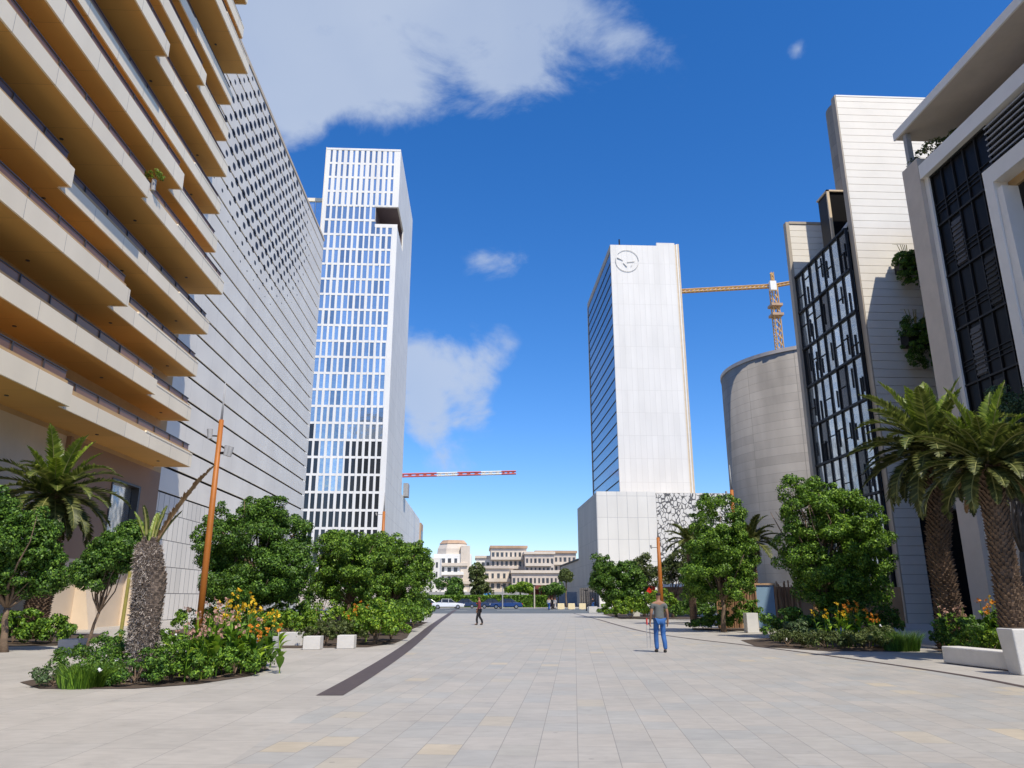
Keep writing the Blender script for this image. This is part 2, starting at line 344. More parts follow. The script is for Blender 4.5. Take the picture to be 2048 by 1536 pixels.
def crown_pts(blobs,sub,per,subr,low=-.5):
    """blobs: (cx,cy,cz,rx,ry,rz). clumps of leaves sit on the blob shells; each clump is a small dome of leaves"""
    Ps=[];Ns=[];vol=np.array([b[3]*b[4]+b[4]*b[5] for b in blobs]);vol=vol/vol.sum()
    for b,w in zip(blobs,vol):
        k=max(3,int(sub*w));d=unit(RG.normal(size=(k*2,3)));d=d[d[:,2]>low][:k];k=len(d)
        rr=np.clip(RG.normal(.88,.17,k),.45,1.28)[:,None]
        c=np.array(b[:3])+d*rr*np.array(b[3:])
        for ci,di in zip(c,d):
            r=subr*RG.uniform(.45,1.5);m=int(per*(r/subr)**1.5*RG.uniform(.6,1.1))
            e=unit(RG.normal(size=(m,3))+di*.55+np.array([0,0,.35]));q=ci+e*(r*RG.uniform(.55,1.05,(m,1)))*np.array([1,1,.8])
            Ps.append(q);Ns.append(unit(e+RG.normal(size=(m,3))*.45))
    return np.concatenate(Ps),np.concatenate(Ns)
def foliage(name,blobs,sub,per,subr,leaf,m,parent,low=-.5,asp=.55):
    P,Nn=crown_pts(blobs,sub,per,subr,low);P[:,2]=np.maximum(P[:,2],.03)
    V,Fq=leafgeo(P,Nn,leaf,asp);return npmesh(name,V,Fq,m,parent)
def limb(a,b,n=5,w=.15):
    a=Vector(a);b=Vector(b);L=(b-a).length;pts=[]
    for i in range(n):
        t=i/(n-1);p=a.lerp(b,t)
        if 0<i<n-1: p+=Vector((random.uniform(-w,w),random.uniform(-w,w),random.uniform(-w,w)*.4))*L*.35
        pts.append(p)
    return pts
def tree(label,x,y,blobs,trunk_h,tr,m,sub=150,per=120,subr=.42,leaf=.085,name='leafy_tree',group=None,low=-.55):
    o=thing(name,(x,y,0),label,'tree',group)
    t=MB();c=Vector((sum(b[0] for b in blobs)/len(blobs),sum(b[1] for b in blobs)/len(blobs),sum(b[2] for b in blobs)/len(blobs)))
    top=Vector((x*.5+c.x*.5,y*.5+c.y*.5,trunk_h))
    t.tube(limb((x,y,-.05),top,5,.12),[tr*1.25,tr,tr*.9,tr*.8,tr*.75],10);t.build('trunk',M['bark'],o,True)
    l=MB()
    for b in blobs:
        for k in range(5):
            d=Vector((random.gauss(0,.5)*b[3],random.gauss(0,.5)*b[4],random.uniform(-.4,.75)*b[5]))
            l.tube(limb(top,Vector(b[:3])+d,5,.2),[tr*.5,tr*.38,tr*.27,tr*.17,tr*.07],6)
    l.build('limbs',M['bark'],o,True)
    foliage('crown',blobs,sub,per,subr,leaf,m,o,low)
    return o
def blobpx(cx,cy,hw,hh,Y,dep=None,dy=0):
    c=atY(cx,cy,Y);e=atY(cx+hw,cy,Y);g=atY(cx,cy-hh,Y);rx=e.x-c.x;rz=g.z-c.z
    return (c.x,Y+dy,c.z,rx,dep or rx,rz)
def frond(mb_l,mb_r,org,az,el,L,droop,wid=.32,n=32,vee=.5,tipw=.02):
    """one pinnate leaf: arching rachis with two rows of leaflets"""
    h=Vector((math.cos(az),math.sin(az),0));pts=[];p=Vector(org);ang=el;st=L/n
    for i in range(n+1):
        pts.append(p.copy());d=h*math.cos(ang)+Vector((0,0,math.sin(ang)));p+=d*st;ang-=droop/n*(.5+1.2*i/n)
    mb_r.tube(pts[::2],[.03*(1-.85*i/(len(pts[::2])-1))+.004 for i in range(len(pts[::2]))],5)
    side=Vector((-h.y,h.x,0))
    for i in range(3,n+1):
        d=(pts[i]-pts[i-1]).normalized();up=side.cross(d).normalized()
        if up.z<0 and abs(d.z)<.99: up=-up
        t=i/n;ll=wid*L*.5*(math.sin(PI*min(1,t*.92+.1))**.6)*random.uniform(.85,1.1)+.05
        for s in (-1,1):
            for sub in (0,.5):
                b=pts[i]-d*st*sub;o=(side*s*(.72+.1*random.random())+d*.62+up*vee*random.uniform(.3,.8)).normalized()
                tip=b+o*ll-Vector((0,0,ll*.22*random.random()));w=d*(.028+.008*L)
                mid=b.lerp(tip,.45)+up*.01
                i0=len(mb_l.v);mb_l.v+=[tuple(b-w*.5),tuple(b+w*.5),tuple(mid+w),tuple(mid-w),tuple(tip)]
                mb_l.f+=[(i0,i0+1,i0+2,i0+3),(i0+3,i0+2,i0+4)]
def palmtrunk(o,pts,rad,m,scales=True,boot=.05,n=14,seg=None):
    t=MB();t.tube(pts,rad,n);tr=t.build('trunk',m,o,True)
    if scales:
        s=MB();P=[Vector(p) for p in pts];Ls=[0]
        for a,b in zip(P,P[1:]): Ls.append(Ls[-1]+(b-a).length)
        tot=Ls[-1];k=0;h=.0
        while h<tot-.03:
            j=max(i for i in range(len(Ls)) if Ls[i]<=h+1e-6);j=min(j,len(P)-2);u=(h-Ls[j])/(Ls[j+1]-Ls[j]);c=P[j].lerp(P[j+1],u);r=rad[j]*(1-u)+rad[j+1]*u
            nn=max(7,int(2*PI*r/.13))
            for q in range(nn):
                a=2*PI*(q+.5*(k%2))/nn+random.uniform(-.05,.05);e=Vector((math.cos(a),math.sin(a),0));sd=Vector((-e.y,e.x,0))
                w=.062*random.uniform(.8,1.15);hh=.12*random.uniform(.8,1.2);b=c+e*(r-.02);tp=c+e*(r+boot*random.uniform(.5,1.3))+Vector((0,0,hh))
                i0=len(s.v);s.v+=[tuple(b-sd*w),tuple(b+sd*w),tuple(tp+sd*w*.6),tuple(tp-sd*w*.6),tuple(tp-e*boot*1.4+Vector((0,0,.02)))]
                s.f+=[(i0,i0+1,i0+2,i0+3),(i0+3,i0+2,i0+4),(i0+1,i0,i0+4),(i0+2,i0+1,i0+4),(i0,i0+3,i0+4)]
            h+=.085;k+=1
        s.build('leaf_bases',m,tr)
    return tr
def palm(label,base,pts,rad,specs,bark,name='date_palm',wid=.32,boot=.05,group=None,skirt=0):
    o=thing(name,base,label,'palm tree',group);palmtrunk(o,pts,rad,bark,True,boot)
    top=Vector(pts[-1])
    for (az,el,L,dr,m) in specs:
        l=MB();r=MB();frond(l,r,top+Vector((math.cos(az)*.12,math.sin(az)*.12,random.uniform(-.1,.15))),az,el,L,dr,wid)
        f=l.build('frond',m,o);r.build('rachis',M['rachis'] if m is not M['dry'] else M['dry'],f,True)
    return o
# ================================================================ SETTING
g=MB();g.sheet([(-2500,-600),(2500,-600),(2500,4500),(-2500,4500)],0);struct('ground',g,M['soilg'])
gl=[(-2.45,13.85),(-2.34,18),(-2.27,25.5),(-2.35,36),(-2.5,48.7),(-2.65,84),(-2.72,112)]
gr=[(9.3,9),(10.25,14.5),(10.45,17.5),(10.15,22.5),(9.5,27.6),(8.75,32),(8.35,37.7),(8.7,47),(9.5,60),(10.3,76.4),(10.6,84)]
s=MB();s.sheet([(-2.45,-15)]+gl[:6]+[(10.6,84)]+gr[::-1][1:]+[(8.2,5),(7,-15)],.004);struct('plaza',s,M['plaza'])
s=MB();s.sheet([(-21.4,-15),(-2.45,-15)]+gl[:6]+[(-23,84),(-23,52),(-21.4,52)],.004);struct('pavement',s,M['pave'])
s=MB();s.sheet([(7,-15),(8.2,5)]+gr+[(60,84),(60,-15)],.0045);struct('pavement',s,M['pave'])
s=MB();s.sheet([(-70,84),(90,84),(90,126),(-70,126)],.004);struct('road',s,M['asphalt'])
s=MB();s.sheet([(-70,126),(90,126),(90,139.8),(-70,139.8)],.005);struct('pavement',s,M['pave'])
s=MB()
for x in range(-60,80,7): s.box(x,x+3,104.9,105.05,.004,.012)
struct('road_marking',s,M['white'])
def strip(pts,w,z0,z1):
    s=MB();P=[Vector((p[0],p[1],0)) for p in pts];Lf=[];Rt=[]
    for i,p in enumerate(P):
        d=(P[min(i+1,len(P)-1)]-P[max(i-1,0)]).normalized();n=Vector((-d.y,d.x,0));Lf.append(p+n*w/2);Rt.append(p-n*w/2)
    for i in range(len(P)-1):
        a,b,c,d=Lf[i],Rt[i],Rt[i+1],Lf[i+1];k=len(s.v)
        s.v+=[(q.x,q.y,z1) for q in (a,b,c,d)];s.f.append((k,k+1,k+2,k+3))
    return s
def smoothpts(pts,n=8):
    out=[]
    P=[Vector(p) for p in pts];P=[P[0]]+P+[P[-1]]
    for i in range(1,len(P)-2):
        for k in range(n):
            t=k/n;a,b,c,d=P[i-1],P[i],P[i+1],P[i+2]
            out.append(tuple(.5*((2*b)+(-a+c)*t+(2*a-5*b+4*c-d)*t*t+(-a+3*b-3*c+d)*t**3)))
    out.append(tuple(P[-1]));return out
tag(strip(smoothpts(gl),.46,0,.010).build('drain_channel',M['steel']),'wide dark steel drain strip running up the left of the plaza','drain')
tag(strip(smoothpts(gr),.17,0,.010).build('drain_channel',M['steel']),'narrow curved drain slot sweeping along the right of the plaza','drain')
# ================================================================ LEFT BALCONY BUILDING
WX=-21.3
bb=thing('balcony_building',(-21.3,28,0),'tall block with stacked cream balconies and tan undersides filling the left edge','building')
w=MB();w.box(-38,WX,-8,51.4,9.7,60);w.build('wall',M['tan'],bb)
w=MB();w.box(-38,WX,-8,39.5,0,9.7);w.box(-38,WX,39.5,51.4,0,3.6);w.build('ground_floor_wall',M['cream'],bb,label='pale cream ground floor wall')
w=MB();
wa=atX(225,955,WX);wb=atX(281,975,WX);y0,y1=wa.y,wb.y;z0,z1=4.4,wa.z
w.box(-38,WX,39.5,y0,3.6,9.7);w.box(-38,WX,y1,51.4,3.6,9.7);w.box(-38,WX,y0,y1,z1,9.7);w.box(-38,WX,y0,y1,3.6,z0)
w.build('brown_wall',M['brownwall'],bb,label='brown panelled end of the ground floor')
w=MB();w.box(WX-.7,WX-.4,y0,y1,z0,z1);wi=w.build('window',M['winblue'],bb)
w=MB();w.box(WX-.38,WX+.05,y0,y0+.12,z0,z1).box(WX-.38,WX+.05,y1-.25,y1,z0,z1).box(WX-.38,WX+.05,y0+.12,y1-.25,z1-.12,z1);w.build('frame',M['rail'],wi)
w=MB();w.box(WX-.1,WX+.25,39.3,39.55,0,9.7);w.build('column',M['brownwall'],bb)
for ya in (26,31.5,37,42.5,48.2):
    w=MB();w.box(WX,WX+1.0,ya,ya+.9,0,3.4,(WX,WX+.25,ya,ya+.9));w.build('buttress',M['cream'],bb)
tipX=[19.0,19.45,19.4,19.05,18.45,19.15,19.25,19.1,19.4,19.4,18.55,19.2,19.1,18.7,19.2]
tipY=[50.2,50.3,50.4,50.6,50.9,50.6,50.7,50.8,50.9,50.8,51.2,51.0,50.8,50.9,50.8]
near={0:(33.9,18.55),1:(43.5,19.0),2:(37.5,18.4),3:(31.0,18.5),4:(37.4,18.15),5:(41.9,18.35),6:(29,18.7),7:(37.8,18.4),8:(44.5,18.9),9:(34,18.6),10:(41,18.0),11:(36,18.5),12:(43,18.4),13:(38,18.1),14:(33,18.5)}
for k in range(15):
    zb=9.95+3.15*k;x1=-tipX[k];yt=tipY[k];yb,xn=near[k];xn=-xn
    sl=MB();sl.prism([(WX,-6),(xn,-6),(xn,yb),(x1,yb),(x1,yt),(WX,yt)],zb,zb+.28);bs=sl.build('balcony',M['soffit'],bb)
    hf=.78+.12*((k*7)%3)/2;hn=hf+(.16 if k in(0,3,5,9) else .03);t=.09
    fa=MB();fa.box(xn,xn+t,-6,yb,zb-.012,zb+hn);fa.box(xn-.0,x1,yb-t,yb,zb-.012,zb+hn) if x1>xn else fa.box(x1+t,xn,yb-t,yb,zb-.012,zb+hn)
    fa.box(x1,x1+t,yb,yt,zb-.012,zb+hf);fa.box(WX,x1,yt,yt+t,zb-.012,zb+hf)
    ye=yt-random.uniform(5,12)
    fa.box(x1+.01,x1+t+.02,ye,yt-.01,zb+hf,zb+hf+.10)
    fa.build('fascia',M['fascia'],bs)
    pa=MB();pa.box(xn-.30,xn-.02,-6,yb-.3,zb+.28,zb+hn+.18);pa.box(x1-.30,x1-.02,yb,yt-.1,zb+.28,zb+hf+.26);pa.box(WX,x1-.3,yt-.3,yt-.02,zb+.28,zb+hf+.26);pa.build('parapet',M['tan'],bs)
    gz=MB();gz.box(xn-.18,xn-.16,-6,yb-.3,zb+hn+.18,zb+hn+.62);gz.box(x1-.18,x1-.16,yb,yt-.15,zb+hf+.26,zb+hf+.66);gz.build('glass_railing',M['balglass'],bs)
    hr=MB();hr.box(xn-.2,xn-.12,-6,yb-.3,zb+hn+.62,zb+hn+.67);hr.box(x1-.2,x1-.12,yb,yt-.1,zb+hf+.66,zb+hf+.71);hr.box(WX,x1-.2,yt-.2,yt-.12,zb+hf+.66,zb+hf+.71)
    po=hr;y=yb-2.2
    while y>6: po.box(xn-.16,xn-.10,y,y+.06,zb+hn+.18,zb+hn+.66);y-=2.3
    y=yt-1.1
    while y>yb: po.box(x1-.16,x1-.10,y,y+.06,zb+hf+.26,zb+hf+.68);y-=2.3
    po.build('handrail',M['rail'],bs)
    for j in range(5):
        ya=12+j*8.+(k%2)*1.5;q=MB();q.box(WX-.05,WX+.02,ya,ya+3.6,zb+.28,zb+2.5);q.build('sliding_door',M['balglass'],bb)
    for j in range(6):
        ya=8+j*8.;q=MB();q.tube([((WX-tipX[k])/2,ya,zb-.03),((WX-tipX[k])/2,ya,zb+.002)],.09,10);q.build('soffit_light',M['rail'],bs)
    if k in (4,):
        p=MB();p.tube([(-18.35,38.4,zb+hf+.2),(-18.35,38.4,zb+1.7)],.13,8);pp=thing('balcony_plant',(-18.35,38.4,zb+hf),'small potted yellow plant perched on a left balcony edge','plant')
        p.build('pot',M['greyconc'],pp);foliage('foliage',[(-18.3,38.3,zb+2.0,.45,.4,.16)],14,30,.15,.07,M['frondy'],pp)
rf=MB();rf.box(-38,WX+.6,-8,51.8,60,60.6);rf.build('roof',M['fascia'],bb)
# ================================================================ PERFORATED BUILDING
pb=thing('perforated_building',(-23.6,55.3,0),'long grey-white building with punched holes and dark joints behind the balconies','building')
w=MB();w.box(-36,-23.4,55.4,101.9,0,52.3);w.build('core_wall',M['perflow'],pb)
w=MB();w.box(-23.39,-23.3,55.4,101.9,9,52.3);w.build('cavity_lining',M['dark'],pb)
w=MB();rows=[]
z=9.05
while z<52.3:
    w.box(-23.09,-23.0,55.3,102.0,z+.10,min(z+1.9,52.35)-.10);z+=1.9
w.build('perforated_cladding',M['perf'],pb)
w=MB();w.box(-23.3,-23.01,55.3,86.5,0,9.02);w.box(-23.3,-23.01,89.5,102,0,9.02);w.box(-23.3,-23.01,86.5,89.5,0,5.5);w.build('lower_panels',M['perflow'],pb)
w=MB();w.box(-23.3,-23.1,86.5,89.5,5.5,9.02);w.build('loading_door',M['brownwall'],pb)
w=MB();w.box(-36,-23.3,55.2,55.38,0,52.3);w.build('end_wall',M['perflow'],pb)
w=MB();w.box(-36,-22.92,55.1,102.2,52.36,52.75);w.build('roof_edge',M['gold'],pb)
# glazed link behind
a=atY(600,403,166);b=atY(648,403,166)
lk=thing('glass_block',(a.x,166,0),'pale glass block with flat white roof between perforated building and tower','building')
w=MB();w.box(a.x-6,-37.2,166,174,0,a.z);w.build('glass_wall',M['winmid'],lk)
w=MB();w.box(a.x-6,-37.15,165.7,174.3,a.z,a.z+.9);w.build('roof',M['fascia'],lk)
w=MB()
for i in range(5): w.box(a.x-5+i*2.2,a.x-4.9+i*2.2,165.9,165.99,0,a.z)
w.build('mullions',M['white'],lk)
# ================================================================ LEFT TOWER
TX0,TX1,TY,TZ=-37.0,-19.3,160.,105.9
lt=thing('window_tower',(TX0,TY,0),'tall white tower with a grid of narrow windows and a dark corner notch','building')
NX,NZ0,NZ1,NY=-24.6,85.15,90.9,173.
w=MB();w.box(TX0,TX1,TY+.6,195.4,0,NZ0);w.box(TX0,NX,TY+.6,195.4,NZ0,NZ1);w.box(NX,TX1,NY,195.4,NZ0,NZ1);w.box(TX0,TX1,TY+.6,195.4,NZ1,TZ-.6)
w.build('tower_wall',M['sidepanel'],lt)
w=MB();w.box(NX,TX1-.4,TY+.7,NY,NZ1-.35,NZ1-.02);w.box(NX+.02,NX+.1,TY+.7,NY,NZ0,NZ1-.35);w.box(NX+.1,TX1-.3,NY-.1,NY-.01,NZ0,NZ1-.35);w.build('terrace_lining',M['sign'],lt,label='dark brown lined corner terrace')
w=MB();w.box(NX+.7,NX+2.8,NY-.3,NY-.12,NZ0+.3,NZ1-2);w.build('terrace_window',M['winblue'],lt)
w=MB();w.box(NX+.02,TX1-.02,TY+.05,TY+.2,85.16,85.9);w.build('terrace_railing',M['white'],lt)
FH=3.75;nc=12;cx0=TX0+.55;pw=(TX1-1.1-cx0)/nc
gz=MB();g2=MB();allw=[];nrow=28
top=TZ-.5
for r in range(nrow):
    zt=top-r*FH;zb=zt-FH
    innotch=zb<NZ1-.6 and zt>NZ0+1.7
    for c in range(nc):
        xa=cx0+c*pw
        if innotch and xa+pw>NX+.2: continue
        ww=pw*random.uniform(.60,.72) if r>3 else pw*random.uniform(.34,.46)
        off=random.uniform(.17,.27)*pw if r>3 else .5*(pw-ww)
        allw.append((r,xa+off,xa+off+ww,zb+.42,zt-(1.65 if r==5 and xa>NX-.3 else .10)))
# facade sheet = piers between windows + spandrels, built as real boxes 0.55 m deep
for r in range(nrow):
    zt=top-r*FH;zb=zt-FH;ws=sorted([q for q in allw if q[0]==r],key=lambda q:q[1])
    xe=TX1 if not (zb<NZ1-.6 and zt>NZ0+1.7) else NX
    x=TX0
    for q in ws:
        zc=zt-1.5 if (r==5 and x>NX-.6) else zt;zd=zt-1.5 if (r==5 and q[1]>NX-.3) else zt
        g2.box(x,q[1],TY,TY+.58,zb,zc);x=q[2]
        g2.box(q[1],q[2],TY+.06,TY+.58,q[4],zd)
        g2.box(q[1],q[2],TY+.06,TY+.58,zb,q[3])
        if r<3: g2.box(q[1],q[2],TY+.2,TY+.5,zb+1.45,zb+1.75)
    g2.box(x,xe,TY,TY+.58,zb,zt-1.5 if r==5 else zt)
g2.box(TX0,TX1,TY-.05,TY+.6,top,TZ);g2.box(TX0,TX1,TY+.6,195.4,TZ-.6,TZ);
g2.build('facade_grid',M['towerwhite'],lt)
w=MB();w.box(TX0-.14,TX0-.003,TY-.1,TY+.8,0,TZ+.1);w.build('corner_fin',M['fascia'],lt)
rest=MB();restd=MB()
for (r,xa,xb,za,zb) in allw:
    dark_refl=r>=22 or (r>=19 and xa>-29) or (r in (18,) and xa<-35.5) or (r in(19,20,21) and xa<-34)  # darker glass on these panes stands in for reflections of buildings not modelled
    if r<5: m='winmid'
    elif dark_refl: m='windark'
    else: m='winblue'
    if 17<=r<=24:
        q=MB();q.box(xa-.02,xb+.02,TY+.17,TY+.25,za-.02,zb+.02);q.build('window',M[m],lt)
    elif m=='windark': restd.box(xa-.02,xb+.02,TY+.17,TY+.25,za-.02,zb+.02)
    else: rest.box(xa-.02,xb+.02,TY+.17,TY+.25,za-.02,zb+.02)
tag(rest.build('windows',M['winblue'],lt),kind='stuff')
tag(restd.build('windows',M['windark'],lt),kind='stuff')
# lower wing behind
wg=thing('white_wing',(-21,197,0),'low white wing with brown end beside the base of the window tower','building')
w=MB();w.box(-40,TX1,195.5,262,0,27.5);w.build('wall',M['sidepanel'],wg)
w=MB();w.box(-40,TX1+.5,262,272,0,26.5);w.build('brown_end',M['citybr'],wg)
for i in range(4):
    w=MB();w.box(TX1+.5,TX1+.6,263+i*2.2,264.4+i*2.2,12,24);w.build('window',M['citywin'],wg)
w=MB();w.box(TX1-.1,TX1+1.2,200,204,27.5,31);w.build('roof_plant',M['greyconc'],wg)
# ================================================================ RIGHT TOWER + PODIUM
RX0,RX1,RY=28.1,43.0,146.
rt=thing('slim_tower',(RX0,RY,0),'slim white tower with round emblem and blue-grey glazed left side','building')
w=MB();w.box(RX0+.35,RX1,RY+.4,180,20,74.6);w.build('core_wall',M['sidepanel'],rt)
w=MB();w.box(RX0,RX1-.9,RY,RY+.39,20.85,74.8);w.box(38.2,RX1-.9,RY-.003,RY+.5,74.8,75.5);w.build('front_cladding',M['rtfront'],rt)
w=MB();w.box(RX1-.9,RX1-.55,RY+.1,RY+.39,20.85,75.2).box(RX1-.25,RX1+.05,RY,RY+.39,20.85,75.3);w.build('edge_trim',M['gold'],rt)
w=MB();w.box(RX1-.55,RX1-.25,RY+.05,RY+.39,20.85,75.3);w.build('edge_panel',M['white'],rt)
w=MB();w.box(RX0+.1,RX0+.35,RY+.4,180,20,73.5);w.build('glass_side',M['towerglass'],rt)
w=MB();z=21.5
while z<73: w.box(RX0+.0,RX0+.10,RY+.4,180,z,z+.16);z+=2.35
w.build('floor_bands',M['blackm'],rt)
w=MB();w.box(RX0-.02,RX0+.3,RY+.4,180.2,73.5,74.9).box(RX0-.05,RX0+.3,179.7,180.2,20,73.5);w.build('parapet',M['sidingedge'],rt)
# emblem: ring drawn in two arcs and three strokes
lc=atY(1254,522,RY);lr=atY(1277,522,RY).x-lc.x
w=MB();e=RY-.10
def arc(a0,a1,rr,n=22): return [(lc.x+math.cos(R(a0+(a1-a0)*i/n))*rr,e,lc.z+math.sin(R(a0+(a1-a0)*i/n))*rr) for i in range(n+1)]
em=MB();em.tube(arc(0,140,lr),.05,5);em.tube(arc(165,345,lr),.05,5)
em.tube([(lc.x-.85*lr,e,lc.z+.28*lr),(lc.x-.35*lr,e,lc.z+.03*lr)],[.10,.05],5)
em.tube([(lc.x-.35*lr,e,lc.z-.2*lr),(lc.x-.05*lr,e,lc.z-.55*lr)],[.06,.10],5)
em.tube([(lc.x+.0*lr,e,lc.z-.13*lr),(lc.x+.65*lr,e,lc.z-.05*lr)],[.06,.05],5)
em.tube([(lc.x+.36*lr,e,lc.z-.38*lr),(lc.x+.34*lr,e,lc.z-.55*lr)],.06,5)
em.build('emblem',M['logo'],rt)
w=MB();w.tube([(30.3,147,74.8),(30.3,147,76.6)],.16,6);w.build('aerial',M['blackm'],rt)
pd=thing('podium_building',(22.5,140,0),'low panelled white podium with a cut-out screen below the slim tower','building')
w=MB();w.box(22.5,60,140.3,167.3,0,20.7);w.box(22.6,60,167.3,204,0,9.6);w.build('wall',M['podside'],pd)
w=MB();w.box(22.45,33.7,140,140.29,0,20.85);w.build('front_cladding',M['podium'],pd)
w=MB();w.box(33.75,60,140.02,140.29,0,20.6);w.build('cut_out_screen',M['mosaic'],pd)
for i in range(8):
    w=MB();y=141.5+i*3.2;w.box(22.40,22.49,y,y+2.5,.2,3.6);w.build('shop_window',M['citywin'],pd)
w=MB();w.box(22.3,22.6,167.4,204,9.6,9.9);w.build('coping',M['blackm'],pd)
# ================================================================ ROUND CONCRETE BUILDING
cb=thing('round_building',(50,104,0),'curved raw concrete building behind the trees at the right','building')
w=MB();n=72;ccx,ccy,cr=50.,104.,13.6
w.v=[(ccx+cr*math.cos(2*PI*i/n),ccy+cr*math.sin(2*PI*i/n),0) for i in range(n)]+[(ccx+cr*math.cos(2*PI*i/n),ccy+cr*math.sin(2*PI*i/n),33.4) for i in range(n)]
w.f=[(i,(i+1)%n,n+(i+1)%n,n+i) for i in range(n)]+[tuple(range(n,2*n))];w.build('curved_wall',M['conc'],cb,True)
w=MB();ri=[]
w.prism([(ccx+(cr+.12)*math.cos(2*PI*i/n),ccy+(cr+.12)*math.sin(2*PI*i/n)) for i in range(n)],33.4,33.9);w.build('roof_rim',M['citys'],cb)
w=MB();w.box(52,64,84,104,0,21);w.build('side_wing',M['conc'],cb)
# ================================================================ SLAB BUILDING (siding)
sb=thing('siding_building',(28.2,50,0),'tall building with white horizontal siding and a slanting glazed side','building')
def planks(m,x0,x1,ya,yb,z0,z1,h,holes=()):
    z=z0
    while z<z1-.02:
        zz=min(z+h,z1)
        segs=[(x0,x1)]
        for (hx0,hx1,hz0,hz1) in holes:
            if z<hz1 and zz>hz0: segs=[(x0,hx0),(hx1,x1)]
        for a,b in segs:
            if b>a: m.box(a,b,ya,yb,z+.018,zz-.012)
        z=zz
w=MB();planks(w,28.25,42,50.0,50.12,0,40.1,.62,[(30.0,33.5,0,7.4)]);w.build('siding',M['siding'],sb)
w=MB();w.box(28.26,30.,50.13,50.58,0,7.4).box(33.5,42,50.13,50.58,0,7.4).box(28.26,42,50.13,50.58,7.4,40.0);w.build('backing_wall',M['sidingedge'],sb)
w=MB();w.box(28.15,28.25,50.02,50.62,0,40.25);w.build('edge_trim',M['sidingedge'],sb)
w=MB();w.box(28.25,42,49.98,50.62,40.12,40.25);w.build('coping',M['white'],sb)
w=MB();planks(w,27.9,41,60,60.12,0,34.1,.62);w.build('siding',M['siding'],sb)
w=MB();w.box(27.95,42,60.13,60.5,0,34.0);w.build('rear_wall',M['siding'],sb)
w=MB();w.box(27.6,27.9,59.95,60.5,0,34.3);w.box(27.9,41,59.93,60.3,34.12,34.35);w.build('edge_trim',M['sidingedge'],sb)
w=MB();w.box(28.2,40,50.65,59.9,0,28.6);w.build('glazed_core',M['dark'],sb)
# glass bays: 7 wide, 8 storeys; top edge rises away from the plaza
gy0,gy1,gztop=50.7,59.9,28.8
nb,nf=7,8;fh=(gztop-2.)/nf
for f in range(nf):
    for c in range(nb):
        ya=gy0+(gy1-gy0)*c/nb+.05;yb=gy0+(gy1-gy0)*(c+1)/nb-.05;za=2+f*fh+.07;zb=2+(f+1)*fh-.07
        q=MB();t1=random.uniform(-.012,.012);t2=random.uniform(-.012,.012)
        i0=0;q.v=[(27.98+t1,ya,za),(27.98+t2,yb,za),(27.98-t1,yb,zb),(27.98-t2,ya,zb),(28.15,ya,za),(28.15,yb,za),(28.15,yb,zb),(28.15,ya,zb)]
        q.f=[(0,1,2,3),(4,7,6,5),(0,4,5,1),(1,5,6,2),(2,6,7,3),(3,7,4,0)];q.build('glass_pane',M['winmid'] if (f*3+c)%7 else M['windark'],sb)
w=MB()
for c in range(nb+1):
    y=gy0+(gy1-gy0)*c/nb;w.box(27.86,28.05,y-.05,y+.05,0,gztop)
for f in range(nf+1):
    z=2+f*fh;w.box(27.80,28.06,gy0,gy1,z-.10,z+.06)
for f in range(nf):
    for c in range(nb):
        if (f*5+c*3)%5<1 or f<2:
            y=gy0+(gy1-gy0)*(c+.5)/nb;z=2+f*fh;w.box(27.88,28.0,y-.025,y+.025,z,z+fh*(1 if f<2 else .5))
rr_=random.Random(5)
for f in range(nf):
    for c in range(nb):
        y0_=gy0+(gy1-gy0)*c/nb;cw_=(gy1-gy0)/nb;z=2+f*fh
        if rr_.random()<.6: hz=z+fh*rr_.uniform(.25,.75);w.box(27.90,27.99,y0_+.05,y0_+cw_-.05,hz-.02,hz+.02)
        if rr_.random()<.45: yy=y0_+cw_*rr_.choice((.3,.36,.68));za=z+fh*rr_.uniform(0,.4);w.box(27.90,27.99,yy-.018,yy+.018,za,za+fh*rr_.uniform(.3,.55))
w.build('mullions',M['blackm'],sb)
# roof stair drum and dark lantern
w=MB();w.prism([(33.2+1.9*math.cos(2*PI*i/24),57+1.9*math.sin(2*PI*i/24)) for i in range(24)],34,44.2);w.build('stair_drum',M['conc'],sb)
q=atY(1638,402,57);q2=atY(1690,470,57)
w=MB();w.box(q.x,q.x+4.5,55.5,57.2,q2.z-2.5,q.z);w.build('roof_lantern',M['black'],sb)
w=MB();w.box(q.x-.1,q.x+.12,55.35,55.5,q2.z-2.5,q.z+.15).box(q.x-.1,q.x+4.5,55.35,57.3,q.z,q.z+.15);w.build('lantern_frame',M['gold'],sb)
w=MB();w.tube([(q.x+.2,54.8,q2.z-1.2),(q.x+4.5,54.8,q.z+1.)],.14,6);w.tube([(q.x+.2,54.8,q2.z-1.2),(q.x+.2,54.9,q2.z-5.)],.05,5);w.tube([(q.x+1.2,54.8,q2.z-.8),(q.x+1.2,54.9,q2.z-5.)],.05,5);w.build('roof_pipe',M['white'],sb)
w=MB();w.box(28.4,29.4,50.7,59.8,28.7,28.95);w.build('ledge',M['sidingedge'],sb)
